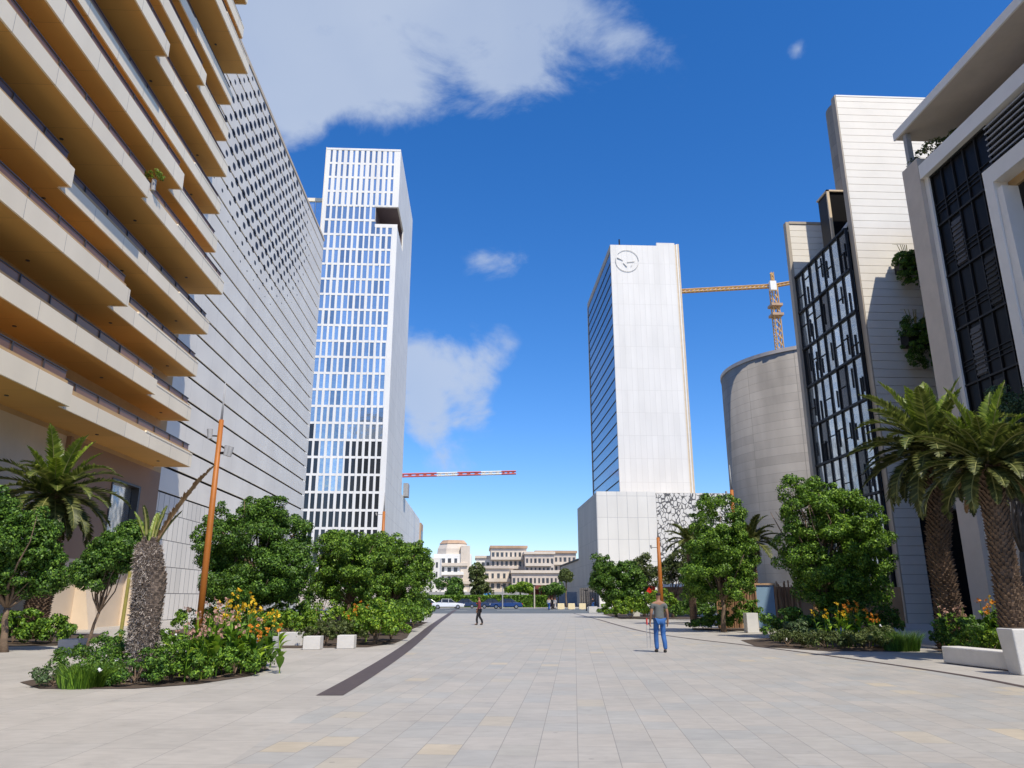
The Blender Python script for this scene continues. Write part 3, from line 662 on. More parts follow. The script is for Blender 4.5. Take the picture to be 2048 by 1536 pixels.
# ================================================================ DARK GLASS BUILDING (right edge)
db=thing('dark_glass_building',(25,37,0),'black glass building with white frames and deep roof at the right edge','building')
FX=25.0
w=MB();w.box(FX+.6,50,-8,37.0,6,24.6);w.box(30.85,50,37,47.2,0,29.2);w.build('core_wall',M['dark'],db)  # rear box: unseen wing added to cast shade on the siding slab
w=MB();w.box(FX,FX+.55,36.75,38.25,0,25.9);co=w.build('corner_column',M['beigecol'],db)
w=MB();w.box(FX+.25,FX+.8,36.4,36.74,0,25.4);w.build('column_return',M['white'],db)
w=MB();w.box(FX,FX+.5,-8,36.7,24.5,25.35);w.build('top_beam',M['white'],db)
w=MB();w.box(FX+.5,50,-8,38.,24.9,25.3);w.build('terrace_floor',M['beigecol'],db)
w=MB();w.box(29.,50,-8,37.,25.3,28.05);w.build('penthouse_wall',M['dark'],db)
w=MB();w.box(FX,50,-8,38.3,28.1,28.45);w.build('roof',M['beigecol'],db)
w=MB();w.box(FX-.10,FX-.003,-8,38.4,28.12,28.62);w.build('roof_edge',M['white'],db)
w=MB();w.box(FX+.1,FX+.4,37.5,37.8,25.9,28.05);w.build('corner_post',M['greyconc'],db)
pl=thing('terrace_shrub',(25.8,36.6,25.35),'dark shrub growing on the terrace corner under the right roof','plant')
foliage('foliage',[(26.,36.9,26.1,.7,1.3,.6),(26.8,35.6,26.2,.7,1.2,.7)],40,50,.28,.09,M['leafD'],pl)
# black glass field z 6..24.5, Y 31.6..36.4
for f in range(6):
    for c in range(5):
        ya=31.65+c*.95;za=6.1+f*3.06
        q=MB();q.box(FX+.45,FX+.5,ya+.03,ya+.92,za+.04,za+3.0);q.build('glass_pane',M['black'],db)
w=MB()
for c in range(6): y=31.65+c*.95;w.box(FX+.36,FX+.5,y-.03,y+.03,6,24.5)
for f in range(7): z=6.1+f*3.06;w.box(FX+.33,FX+.5,31.6,36.4,z-.06,z+.04)
for f in range(6):
    for j in range(3): z=6.1+f*3.06+.7+j*.25;w.box(FX+.38,FX+.46,31.7,36.3,z,z+.04)
w.build('mullions',M['blackm'],db)
for f,c in ((2,3),(3,1),(4,3),(1,2)):
    ya=31.65+c*.95;za=6.1+f*3.06;w=MB();w.box(FX+.40,FX+.44,ya+.08,ya+.87,za+.2,za+2.75)
    for j in range(9): w.box(FX+.34,FX+.40,ya+.1,ya+.85,za+.25+j*.27,za+.36+j*.27)
    w.build('shutter',M['blackm'] if c!=3 else M['rail'],db)
# upper louvre band
w=MB();w.box(FX+.45,FX+.55,-8,31.6,21.8,24.5);w.build('louvre_backing',M['dark'],db)
w=MB()
for j in range(8):
    z=22.0+j*.31
    w.v+=[];i0=len(w.v);w.v+=[(FX+.15,-8,z),(FX+.15,31.5,z),(FX+.4,31.5,z+.12),(FX+.4,-8,z+.12)];w.f.append((i0,i0+1,i0+2,i0+3))
    w.box(FX+.13,FX+.17,-8,31.5,z-.02,z+.05)
lv=w.build('louvres',M['greyconc'],db)
# white framed bay
w=MB();w.box(FX-.3,FX+.45,31.0,31.6,0,21.75).box(FX-.3,FX+.45,-8,31.0,20.9,21.75);w.build('bay_frame',M['white'],db)
w=MB();w.box(FX+1.3,FX+1.5,-8,31.0,0,20.9);w.build('bay_wall',M['beigecol'],db)
w=MB();w.box(FX-.2,FX+1.3,30.0,30.98,0,20.5,(FX-.2,FX+1.3,30.6,30.98));w.build('bay_reveal',M['white'],db)
w=MB();w.box(FX+.45,FX+1.3,-8,30.98,20.5,20.9);w.build('bay_soffit',M['tan'],db)
w=MB();w.box(FX+.4,FX+.6,31.6,36.4,0,6);w.build('ground_floor_wall',M['beigecol'],db)
w=MB();w.box(FX+.3,FX+.42,33.0,34.3,0,5.2);w.build('entrance',M['dark'],db)
# hanging green planters on the slab building side
for (px,py,hw,hh,lab) in ((1822,540,30,44,'dark trailing plant in a high wall planter on the white siding'),(1838,690,34,66,'larger dark trailing plant lower down the white siding')):
    b=blobpx(px,py,hw,hh,49.0);o=thing('wall_planter',(b[0],49.0,b[2]-b[5]),lab,'planter')
    w=MB();w.box(b[0]-b[3]*.6,b[0]+b[3]*1.2,48.9,49.9,b[2]+b[5]*.0,b[2]+b[5]*.4);w.build('box',M['blackm'],o)
    foliage('foliage',[(b[0],49.0,b[2]+b[5]*.4,b[3]*1.0,.7,b[5]*.4),(b[0]+.2,48.8,b[2]-b[5]*.25,b[3]*.95,.6,b[5]*.75)],160,110,.22,.06,M['leafA'],o)
    w=MB()
    for k in range(9):
        a=random.uniform(-1.2,1.);w.tube([(b[0]+a*.5,48.8,b[2]+b[5]*.6),(b[0]+a*.9,48.5,b[2]+b[5]*1.0),(b[0]+a*1.3,48.3,b[2]+b[5]*.95)],[.03,.02,.01],4)
    w.build('stems',M['stake'],o)
# ================================================================ CRANES
def lattice(mb,a,b,w,n,r):
    a=Vector(a);b=Vector(b);d=(b-a).normalized();s=d.cross(Vector((0,0,1)))
    if s.length<.1: s=Vector((1,0,0))
    s.normalize();u=s.cross(d).normalized();cs=[s*w+u*w,-s*w+u*w,-s*w-u*w,s*w-u*w]
    for c in cs: mb.tube([a+c,b+c],r,4)
    for i in range(n):
        p=a.lerp(b,i/n);q=a.lerp(b,(i+1)/n)
        for j in range(4): mb.tube([p+cs[j],q+cs[(j+1)%4]],r*.7,3)
cy=220
mt=atY(1545,572,cy);mb_=atY(1560,705,cy)
cr1=thing('tower_crane',(mb_.x,cy,0),'orange tower crane rising behind the round concrete building','crane')
w=MB();lattice(w,(mb_.x,cy,20),(mb_.x,cy,mt.z),.95,34,.22);w.build('mast',M['craneo'],cr1)
w=MB();lattice(w,(mb_.x,cy,mt.z),(mb_.x,cy,atY(1545,545,cy).z),.35,3,.18);w.build('tower_head',M['craneo'],cr1)
jl=atY(1363,583,cy);jr=atY(1600,560,cy)
w=MB();lattice(w,(mb_.x,cy,mt.z),(jl.x-1,cy,jl.z),.45,22,.2);w.build('jib',M['craneo'],cr1)
w=MB();lattice(w,(mb_.x,cy,mt.z),(jr.x+2,cy,jr.z),.4,8,.2);w.build('counter_jib',M['craneo'],cr1)
w=MB();w.box(mb_.x-1.8,mb_.x+.2,cy-2.2,cy-.9,mt.z-2.2,mt.z+.9);w.build('cab',M['white'],cr1)
w=MB()
for py in (612,631): z=atY(1555,py,cy).z;w.box(mb_.x-1.8,mb_.x+1.8,cy-1.8,cy+1.8,z-.4,z+.4)
w.build('climbing_collar',M['citybr'],cr1)
cy=230
jl=atY(790,953,cy);jr=atY(1032,945,cy)
cr2=thing('tower_crane',(jl.x-8,cy,0),'red and white crane jib reaching out from behind the window tower','crane')
w=MB();lattice(w,(jl.x-8,cy,0),(jl.x-8,cy,jl.z+3),.9,20,.2);w.build('mast',M['craner'],cr2)
A=Vector((jl.x-8,cy,jl.z));B=Vector((jr.x,cy,jr.z))
cuts=[0,.46,.60,.76,.90,1.]
for i in range(5):
    w=MB();lattice(w,A.lerp(B,cuts[i]),A.lerp(B,cuts[i+1]),.40,max(3,int(20*(cuts[i+1]-cuts[i]))),.19);w.build('jib_section',M['white'] if i in (1,3) else M['craner'],cr2)
# ================================================================ FAR CITY
def block(name,label,px0,px1,yt,Y,dep,m,cols,rows,roofm=None,group='apartment blocks beyond the road',balc=False,top=None,wl=.55):
    a=atY(px0,yt,Y);b=atY(px1,yt,Y);o=thing(name,((a.x+b.x)/2,Y,0),label,'building',group)
    w=MB();w.box(a.x,b.x,Y,Y+dep,0,a.z);w.build('wall',m,o)
    if roofm:
        w=MB();w.box(a.x-.4,b.x+.4,Y-.6,Y+dep,a.z,a.z+.9);w.build('roof',M[roofm],o)
    W=(b.x-a.x);fh=3.4;base=None
    for r in range(rows):
        z=a.z-1.0-fh*(r+.75)
        if z<2: break
        for c in range(cols):
            x=a.x+W*(c+.5)/cols;ww=W/cols*wl*random.uniform(.7,1.1)
            q=MB();q.box(x-ww/2,x+ww/2,Y-.08,Y-.01,z,z+1.9);q.build('window',M['citywin'],o)
        if balc and r%1==0:
            q=MB();x0=a.x+W*.08*(r%3);x1=b.x-W*.1*((r+1)%3);q.box(x0,x1,Y-1.2,Y-.1,z-.95,z+.15);q.build('balcony',m if r%2 else M['cityb'],o)
    return o,a,b
block('apartment_block','white apartment block at the far left with few windows',846,880,1115,282,20,M['cityw'],3,5,None,wl=.35)
o,a,b=block('apartment_block','white block topped by a brown faceted dome at the far left',868,943,1108,300,24,M['cityw'],6,6,balc=True)
w=MB();cxx=(a.x+b.x)/2
w.v=[];n=8
def rings(mb,cx,cy,lst,n=8):
    i0=len(mb.v)
    for (r,z) in lst: mb.v+=[(cx+r*math.cos(2*PI*(i+.5)/n),cy+r*math.sin(2*PI*(i+.5)/n),z) for i in range(n)]
    for k in range(len(lst)-1): mb.f+=[(i0+k*n+i,i0+k*n+(i+1)%n,i0+(k+1)*n+(i+1)%n,i0+(k+1)*n+i) for i in range(n)]
    mb.f.append(tuple(range(i0+(len(lst)-1)*n,i0+len(lst)*n)))
rings(w,cxx,307,[(6.8,a.z),(6.6,a.z+2.2),(5.6,a.z+4.2)]);w.build('dome',M['cityb'],o)
w=MB();rings(w,cxx,307,[(5.9,a.z+4.2),(4.6,a.z+5.6)]);w.build('dome_roof',M['citybr'],o)
w=MB();w.box(b.x-4.2,b.x-.6,299.5,303,0,a.z+3.2);w.build('stair_tower',M['cityb'],o)
block('apartment_block','small cream block with brown roof between the white dome and the stone blocks',952,990,1116,310,20,M['cityw'],4,5,'cityb')
block('apartment_block','taller block with glazed penthouse under a brown roof',982,1053,1096,300,22,M['cityb'],8,6,'citybr',balc=True)
block('apartment_block','lower pale stone block with wide balconies in front',968,1026,1137,270,20,M['cityb'],5,6,'citys',balc=True)
block('apartment_block','long stone block left of the podium',1050,1108,1108,292,20,M['citys'],7,7,'cityb',balc=True)
block('apartment_block','stone block with flat brown roof beside the podium',1072,1152,1106,300,22,M['citys'],9,6,'citybr',balc=True)
block('apartment_block','darker low stone block behind the trimmed hedge',1024,1124,1146,262,18,M['citys'],12,6,'cityb',balc=True)
# retaining wall, hedge, pavilion
a=gnd(842,1207);w=MB();w.box(-70,-12,152,152.6,0,4.6);tag(w.build('stone_wall',M['citys']),'low grey stone wall behind the parked white car','wall')
w=MB();w.box(-12,21,160,160.5,0,2.8);tag(w.build('site_wall',M['greyconc']),'pale site wall behind the trimmed hedge','wall')
hd=thing('hedge',(-2,137,0),'long clipped green hedge behind the parked cars','hedge')
hx0=atY(846,1200,137).x;hx1=atY(1094,1200,137).x
P=[];Nn=[]
nh=9000
P=np.stack([RG.uniform(hx0,hx1,nh),RG.uniform(136,138.5,nh),RG.uniform(.1,1.9,nh)],1);top_=RG.random(nh)<.35;P[top_,2]=RG.uniform(1.8,2.05,top_.sum());P[~top_,1]=RG.uniform(136,136.3,(~top_).sum())
V,Fq=leafgeo(P,unit(RG.normal(size=(nh,3))+np.array([0,-.6,.6])),.20);npmesh('foliage',V,Fq,M['leafB'],hd)
w=MB();w.box(hx0,hx1,136.4,138.4,0,1.85);w.build('branches',M['leafD'],hd)
pv=thing('pavilion',(13,146,0),'open pavilion with a dark red roof right of the hedge','pavilion')
a=atY(1056,1174,146);b=atY(1122,1174,146);w=MB();w.box(a.x,b.x,146,152,a.z-.3,a.z+.35);w.build('roof',M['awning'],pv)
w=MB();w.box(a.x+.5,b.x-.5,151,151.5,0,a.z-.35);w.build('back_wall',M['awning'],pv)
for i in range(4):
    x=a.x+.5+(b.x-a.x-1)*i/3;w=MB();w.box(x-.1,x+.1,146.2,146.4,0,a.z-.3);w.build('post',M['blackm'],pv)
w=MB();a=atY(965,1186,150);b=atY(984,1195,150);w.box(a.x,b.x,150,153,0,a.z,(a.x+.3,b.x-.3,150.4,152.6));tag(w.build('blue_tent',M['tarp']),'small bright blue tent behind the hedge','tent')
# far trees
def ftree(label,px,py,hw,hh,Y,m,tr=.16,leaf=.16,sub=60,per=60,base=None,group='trees beyond the road',trh=None,extra=()):
    bl=[blobpx(px,py,hw,hh,Y)]+[blobpx(*e,Y) for e in extra]
    return tree(label,base or bl[0][0],Y,bl,max(.8,(bl[0][2]-bl[0][5]*.6) if trh is None else trh),tr,m,sub,per,.6,leaf,group=group)
ftree('flat topped dark tree above the white car',898,1169,24,11,150,M['leafA'],.3,leaf=.2,extra=((912,1181,14,12),))
ftree('round dark tree left of the walking woman in black',908,1184,12,14,142,M['leafA'],.2,leaf=.2)
ftree('tall tree with brownish top behind the walking woman',954,1164,16,22,141,M['leafD'],.25,leaf=.2,sub=90,extra=((952,1142,13,12),(962,1180,17,14)))
ftree('low bright green tree behind the hedge near the pavilion',1040,1178,22,8,141,M['leafC'],.2,leaf=.2)
ftree('dark leaning tree in front of the pavilion at the road edge',1108,1182,17,9,120,M['leafA'],.22,leaf=.15)
ftree('small palm-like tree against the grey podium wall',1132,1155,10,10,135,M['leafD'],.15,leaf=.2)
for i in range(5):
    c=atY(1000+i*9.,1200,136.)
# ================================================================ VEHICLES
def car(label,px,Y,L,paint,flip=1,hgt=1.45):
    x=atY(px,1210,Y).x;o=thing('parked_car',(x,Y,0),label,'car','cars on the road beyond the plaza');W=.86
    h=hgt;prof=[(-.5,.35),(-.49,.62),(-.40,.74),(-.27,.80),(-.13,h/L*L*1.0),(.16,h),(.33,.92),(.47,.84),(.5,.60),(.5,.35)]
    low=[(-.5,.28),(-.505,.62),(-.46,.78),(-.24,.90),(.30,.95),(.47,.90),(.503,.62),(.5,.28)]
    w=MB();n=len(low);i0=0
    for s,ins in ((-1,.0),(1,.0)):
        for (u,z) in low: w.v.append((x+flip*u*L,Y+s*(W-(.08 if z>.8 else 0)),z))
    w.f=[tuple(range(n)),tuple(range(2*n-1,n-1,-1))]+[(i,n+i,n+(i+1)%n,(i+1)%n) for i in range(n)]
    w.build('body',M[paint],o,bevel=.06)
    cab=[(-.26,.90),(-.10,h-.02),(.18,h),(.36,.93)]
    w=MB();n=4
    for s in (-1,1):
        for (u,z) in cab: w.v.append((x+flip*u*L,Y+s*(W-.12-(.12 if z>1.1 else 0)),z))
    w.f=[tuple(range(n)),tuple(range(2*n-1,n-1,-1))]+[(i,n+i,n+(i+1)%n,(i+1)%n) for i in range(n)]
    w.build('windows',M['windark'],o,bevel=.03)
    w=MB();w.v=[(x+flip*-.11*L,Y-W+.2,h-.03),(x+flip*.19*L,Y-W+.2,h-.01),(x+flip*.19*L,Y+W-.2,h-.01),(x+flip*-.11*L,Y+W-.2,h-.03)]
    w.v+=[(a,b,c+.05) for a,b,c in w.v];w.f=[(0,3,2,1),(4,5,6,7),(0,1,5,4),(1,2,6,5),(2,3,7,6),(3,0,4,7)];w.build('roof',M[paint],o)
    w=MB();
    for u in (-.02,.19): w.box(x+flip*u*L-.04,x+flip*u*L+.04,Y-W+.02,Y-W+.16,.92,h-.05)
    w.build('door_pillar',M[paint],o)
    for u in (-.31,.31):
        for s in (-1,1):
            w=MB();w.tube([(x+u*L,Y+s*(W-.18),.32),(x+u*L,Y+s*(W+.01),.32)],.32,18);t=w.build('wheel',M['tyre'],o)
            w=MB();w.tube([(x+u*L,Y+s*(W+.005),.32),(x+u*L,Y+s*(W+.03),.32)],.19,12);w.build('rim',M['rim'],t)
    for s in (-1,1):
        w=MB();w.box(x-flip*.5*L-.02,x-flip*.5*L+.10,Y+s*.66-.15,Y+s*.66+.15,.60,.74);w.build('headlight',M['white'],o)
        w=MB();w.box(x+flip*.5*L-.08,x+flip*.5*L+.03,Y+s*.66-.15,Y+s*.66+.15,.66,.80);w.build('tail_light',M['redp'],o)
    return o
car('dark blue car partly hidden by the left bushes',852,121,4.3,'card')
car('white estate car with dark windows at the left',896,119.5,4.9,'carw',-1)
car('dark car standing behind the white estate car',928,127,4.2,'card')
car('dark car just left of the long blue car',985,124.5,4.2,'card',-1)
car('long dark blue car right of the walking woman',1012,121,5.0,'carb')
# ================================================================ PEOPLE
def skinmesh(nodes,edges,root=0,sub=2):
    me=bpy.data.meshes.new('tmp');me.from_pydata([n[0] for n in nodes],edges,[]);o=bpy.data.objects.new('tmp',me);COL.objects.link(o)
    md=o.modifiers.new('s','SKIN');sv=me.skin_vertices[0].data
    for i,n in enumerate(nodes):
        r=n[1];sv[i].radius=r if isinstance(r,tuple) else (r,r);sv[i].use_root=(i==root)
    sb_=o.modifiers.new('u','SUBSURF');sb_.levels=sub;sb_.render_levels=sub
    dg=bpy.context.evaluated_depsgraph_get();m2=bpy.data.meshes.new_from_object(o.evaluated_get(dg));bpy.data.objects.remove(o)
    m2.polygons.foreach_set('use_smooth',[True]*len(m2.polygons));return m2
def place(name,me,m,parent,org,sc,rot):
    Mx=Matrix.Rotation(rot,4,'Z')@Matrix.Scale(sc,4);me.transform(Mx);me.materials.clear();me.materials.append(m)
    o=bpy.data.objects.new(name,me);COL.objects.link(o);o.parent=parent;return o
def person(label,loc,h,rot,sh,tr,stride=.12,arm=(0,0),sleeve=True,coat=0,fingers=True,group=None,skin='skin',hair='hair',shoe='shoe'):
    """figure 1.0 = 1.75 m tall, facing +Y before rotation"""
    o=thing('person',loc,label,'person',group);sc=h/1.75;s=stride
    hipL,hipR=(-.09,0,.92),(.09,0,.92)
    J=[((0,0,.96),(.15,.105)),((0,0,1.12),(.135,.09)),((0,.0,1.30),(.165,.10)),((0,-.01,1.42),(.13,.08)),((0,0,1.49),.055),((0,.01,1.56),.06),((0,.01,1.64),(.078,.095)),((0,.005,1.715),(.062,.075)),
       ((-.10,0,.90),.088),((-.10,s*.5+.03,.50),.062),((-.10,s-.02,.30),.058),((-.10,s-.06,.09),.042),((-.11,s+.10,.035),.036),
       ((.10,0,.90),.088),((.10,-s*.4+.05,.50),.062),((.10,-s-.01,.30),.056),((.10,-s-.05,.10),.042),((.11,-s+.10,.035),.036),
       ((-.19,-.01,1.40),.058),((-.25,-.02-arm[0]*.3,1.14),.044),((-.27,.04+arm[0],.92),.034),((-.275,.06+arm[0],.84),(.022,.036)),
       ((.19,-.01,1.40),.058),((.25,-.02-arm[1]*.3,1.14),.044),((.27,.04+arm[1],.92),.034),((.275,.06+arm[1],.84),(.022,.036))]
    E=[(0,1),(1,2),(2,3),(3,4),(4,5),(5,6),(6,7),(0,8),(8,9),(9,10),(10,11),(11,12),(0,13),(13,14),(14,15),(15,16),(16,17),(3,18),(18,19),(19,20),(20,21),(3,22),(22,23),(23,24),(24,25)]
    for si,hb in ((-1,21),(1,25)):
        b=Vector(J[hb][0])
        for k,(fy,fl) in enumerate(((-.028,.075),(-.010,.085),(.010,.08),(.028,.062))):
            a=len(J);J.append(((b.x,b.y+fy,b.z-.04),.010));J.append(((b.x-si*.012,b.y+fy,b.z-.04-fl*.5),.009));J.append(((b.x-si*.03,b.y+fy,b.z-.04-fl),.007));E+= [(hb,a),(a,a+1),(a+1,a+2)]
        a=len(J);J.append(((b.x-si*.01,b.y+.045,b.z-.01),.011));J.append(((b.x-si*.02,b.y+.06,b.z-.05),.008));E+=[(hb,a),(a,a+1)]
    bm_=skinmesh(J,E);body=place('body',bm_,M[skin],o,loc,sc,rot)
    up=lambda k,e=.014,dz=0:((J[k][0][0],J[k][0][1],J[k][0][2]+dz),tuple(r+e for r in J[k][1]) if isinstance(J[k][1],tuple) else J[k][1]+e)
    T=[up(0,.022,-.02-coat),up(0,.02,.04),up(1,.024),up(2,.022),up(3,.02,-.005),up(18,.02)];Et=[(0,1),(1,2),(2,3),(3,4),(4,5)]
    T.append(up(22,.02));Et.append((4,6))
    if sleeve==1:
        a=Vector(J[18][0]).lerp(Vector(J[19][0]),.62);T.append((tuple(a),.062));Et.append((5,7));a=Vector(J[22][0]).lerp(Vector(J[23][0]),.62);T.append((tuple(a),.062));Et.append((6,8))
    else:
        T+= [up(19,.014),up(20,.014)];Et+=[(5,7),(7,8)];T+=[up(23,.014),up(24,.014)];Et+=[(6,9),(9,10)]
    place('shirt' if not coat else 'jacket',skinmesh(T,Et),M[sh],o,loc,sc,rot)
    K=[up(0,.012,-.01),up(8,.014),up(9,.016),up(10,.018),up(11,.022,-.02),up(13,.014),up(14,.016),up(15,.018),up(16,.022,-.02)]
    place('trousers',skinmesh(K,[(0,1),(1,2),(2,3),(3,4),(0,5),(5,6),(6,7),(7,8)]),M[tr],o,loc,sc,rot)
    hm=skinmesh([((0,-.015,1.63),(.076,.08)),((0,-.012,1.69),(.082,.090)),((0,-.005,1.735),(.062,.072))],[(0,1),(1,2)]);place('hair',hm,M[hair],o,loc,sc,rot)
    for (k,kk) in ((11,12),(16,17)):
        a=Vector(J[k][0]);b=Vector(J[kk][0]);place('shoe',skinmesh([((a.x,a.y-.03,.05),.048),((a.x,a.y+.05,.045),.046),((b.x,b.y+.02,.035),.034)],[(0,1),(1,2)]),M[shoe],o,loc,sc,rot)
    # face: nose, eyes, ears belong to the head
    for nm,pts,m in (('nose',[((0,.10,1.63),.012),((0,.115,1.61),.013)],skin),):
        place(nm,skinmesh(pts,[(0,1)]),M[m],o,loc,sc,rot)
    return o
mp=gnd(1322,1305);man=person('man seen from behind in grey t-shirt and blue jeans carrying a folding frame',mp,1.78,R(4),'shirt','jeans',.10,(.02,.0),1)
st=thing('folding_frame',(mp.x-.30,mp.y+.05,.35),'light metal frame hanging from the left hand of the man in jeans','frame')
w=MB();xx=mp.x-.30;yy=mp.y+.05
for a,b in (((-.10,0,.12),(-.10,0,.82)),((.02,.10,.12),(.02,.10,.82)),((-.10,0,.82),(.02,.10,.82)),((-.10,0,.45),(.02,.10,.45))): w.tube([(xx+a[0],yy+a[1],a[2]),(xx+b[0],yy+b[1],b[2])],.010,6)
w.build('rails',M['greyconc'],st)
w=MB();w.box(xx-.085,xx-.065,yy-.02,yy+.12,.80,1.0);w.build('handle',M['redp'],st)
wp=gnd(958,1250);person('woman walking left in black clothes with a pink scarf',wp,1.70,R(80),'darkred','blackc',.15,(.05,-.12),2,coat=.18)
for (px,py,hh,sh,tr,lab) in ((1098,1217,1.7,'pale','jeans','distant person in pale top by the cream barriers'),(1104,1216,1.75,'blackc','blackc','distant person in dark clothes under the leaning tree'),(1110,1215,1.65,'pale','pale','distant person in all pale clothes right of the leaning tree'),(1186,1214,1.7,'blackc','jeans','distant person in dark jacket near the shop windows')):
    person(lab,atY(px,py,100)*1. if False else gnd(px,py+3),hh,R(random.uniform(-60,60)),sh,tr,.12,(0,0),2)
# ================================================================ STREET FURNITURE
def lamp(label,px,yb,Y,yt,ytip,wpx,spots,group='orange lamp posts'):
    a=atY(px,yt,Y);X=a.x;o=thing('lamp_post',(X,Y,0),label,'lamp post',group);zt=a.z;zz=atY(px,ytip,Y).z;r=wpx/1500*Y/2
    w=MB();w.tube([(X,Y,0),(X,Y,zt*.5),(X,Y,zt)],[r*1.05,r,r*.78],14);w.build('pole',M['orange'],o,True)
    w=MB();w.tube([(X,Y,zt),(X,Y,zz)],[r*.45,r*.12],8);w.build('tip',M['greyconc'],o,True)
    for (f,s) in spots:
        z=zt*f;w=MB();w.tube([(X,Y,z),(X+s*2.6*r,Y-.05,z)],.02,6);ar=w.build('bracket',M['blackm'],o)
        w=MB();w.tube([(X+s*2.6*r,Y-.12,z-.09),(X+s*2.9*r,Y-.12,z+.15)],[.055,.07],10);w.build('spotlight',M['greyconc'],o)
    return o
lamp('tall orange lamp post leaning over the left flower bed',443,1218,18.5,840,765,12,[(.93,-1),(.86,1.2),(.855,1.6)])
lamp('orange lamp post rising just behind the man in jeans',1316,1190,52,1075,1045,8,[(.88,-1.4)])
lamp('brown-orange lamp post between the two right-hand round trees',1463,1180,46,980,930,9,[(.97,-1),(.80,1.4)])
lamp('distant orange post in front of the window tower',768,1180,70,1023,985,7,[(.97,-1.5)])
def post(label,px,yb,yt,m,r=.06,name='street_lamp',head=True):
    g_=gnd(px,yb);Y=g_.y;zt=atY(px,yt,Y).z;o=thing(name,(g_.x,Y,0),label,'street lamp','thin posts along the road')
    w=MB();w.tube([(g_.x,Y,0),(g_.x,Y,zt)],[r,r*.7],8);w.build('pole',m,o)
    if head: w=MB();w.box(g_.x-.22,g_.x+.22,Y-.14,Y+.14,zt,zt+.16);w.build('lamp_head',M['blackm'],o)
post('thin pale post right of the walking woman',1005,1218,1172,M['greyconc'],.10)
post('thin pinkish post left of the pavilion',1069,1217,1172,M['beigecol'],.12)
post('short black lamp beside the cream barriers',1173,1222,1182,M['blackm'],.08)
for i,(px,lab) in enumerate(((1122,'leftmost cream road barrier by the leaning tree'),(1143,'middle cream road barrier before the shop windows'),(1165,'rightmost cream road barrier nearest the round bush'))):
    g_=gnd(px,1219);o=thing('road_barrier',g_,lab,'barrier','cream barriers across the road')
    w=MB();w.box(g_.x-.52,g_.x+.52,g_.y-.2,g_.y+.2,0,.85,(g_.x-.48,g_.x+.48,g_.y-.1,g_.y+.1));w.build('panel',M['yellowb'],o,bevel=.04)
    w=MB()
    for sx in(-.35,.35): w.box(g_.x+sx-.12,g_.x+sx+.12,g_.y-.34,g_.y+.34,0,.1)
    w.build('feet',M['greyconc'],o)
def cube(name,label,px0,px1,yb,yt,m,dep=.5,group=None,cat='bench',bev=.02,Y=None):
    a=gnd(px0,yb) if Y is None else atY(px0,yb,Y);Yy=a.y;b=atY(px1,yb,Yy);zt=atY((px0+px1)/2,yt,Yy).z
    w=MB();w.box(a.x,b.x,Yy,Yy+dep,.012,zt);w.box(a.x+.04,b.x-.04,Yy+.04,Yy+dep-.04,0,.012)
    o=w.build(name,m,loc=((a.x+b.x)/2,Yy,0),bevel=bev);return tag(o,label,cat,group)
G='white stone seat blocks'
cube('stone_block','white stone block in front of the clipped low shrubs, left one',605,639,1300,1273,M['concrete'],.55,G,'block')
cube('stone_block','white stone block at the right end of the clipped low shrubs',673,707,1298,1271,M['concrete'],.55,G,'block')
cube('stone_block','greyer stone block beside the marble planter',524,554,1305,1274,M['greyconc'],.5,G,'block')
cube('stone_block','cube stone block half hidden behind the left flower bed',112,152,1311,1279,M['greyconc'],.6,G,'block')
cube('stone_bench','long cream stone bench behind the grey block',554,604,1292,1265,M['concrete'],.5,None,'bench')
cube('stone_block','small white block beside the black lamp at the round bush',1178,1195,1226,1213,M['concrete'],.6,G,'block')
cube('stone_block','small white block at the left of the bright shrubs near the lamp post',1256,1264,1232,1220,M['concrete'],.5,G,'block')
cube('stone_block','small white block touching the bright shrubs near the lamp post',1267,1280,1233,1220,M['concrete'],.5,G,'block')
cube('stone_block','low pale block under the two-tiered tree',1385,1425,1233,1224,M['concrete'],.5,G,'block')
cube('white_box','tall white box standing left of the blue door',1496,1519,1266,1226,M['concrete'],.5,None,'box')
cube('litter_bin','dark brown box among the left shrubs',653,676,1262,1228,M['sign'],.5,None,'bin',.02,31.5)
# marble pot
a=gnd(508,1320);o=thing('marble_planter',a,'tapered grey marble planter right of the left flower bed','planter')
w=MB();w.box(a.x-.20,a.x+.17,a.y,a.y+.4,0,.60,(a.x-.26,a.x+.24,a.y-.05,a.y+.45));w.build('pot',M['greyconc'],o,bevel=.015)
w=MB();w.box(a.x-.24,a.x+.22,a.y-.03,a.y+.43,.602,.63);w.build('soil',M['soil'],o)
# right bench wall & planter column
a=gnd(1887,1327);b=gnd(2026,1344);o=thing('bench_wall',(a.x,a.y,0),'long pale concrete bench edging the right flower bed','bench')
d=(b-a).normalized();nrm=Vector((-d.y,d.x,0))
if nrm.x<0: nrm=-nrm
w=MB();w.prism([(a.x,a.y),(b.x,b.y),(b.x+nrm.x*.5,b.y+nrm.y*.5),(a.x+nrm.x*.5,a.y+nrm.y*.5)],.02,.42);w.build('seat',M['concrete'],o,bevel=.03)
w=MB();w.prism([(a.x+.1,a.y+.03),(b.x-.02,b.y+.1),(b.x+nrm.x*.4,b.y+nrm.y*.4),(a.x+nrm.x*.4,a.y+nrm.y*.4)],0,.02);w.build('plinth',M['steel'],o)
a=gnd(2047,1352);o=thing('palm_planter',a,'tall tapered white concrete planter at the end of the long bench','planter')
w=MB();w.box(a.x-.03,a.x+.9,a.y,a.y+.42,0,.96,(a.x-.12,a.x+1.,a.y-.06,a.y+.48));w.build('pot',M['concrete'],o,bevel=.03)
w=MB();w.box(a.x,a.x+.85,a.y+.04,a.y+.40,.96,.98);w.build('soil',M['soil'],o)
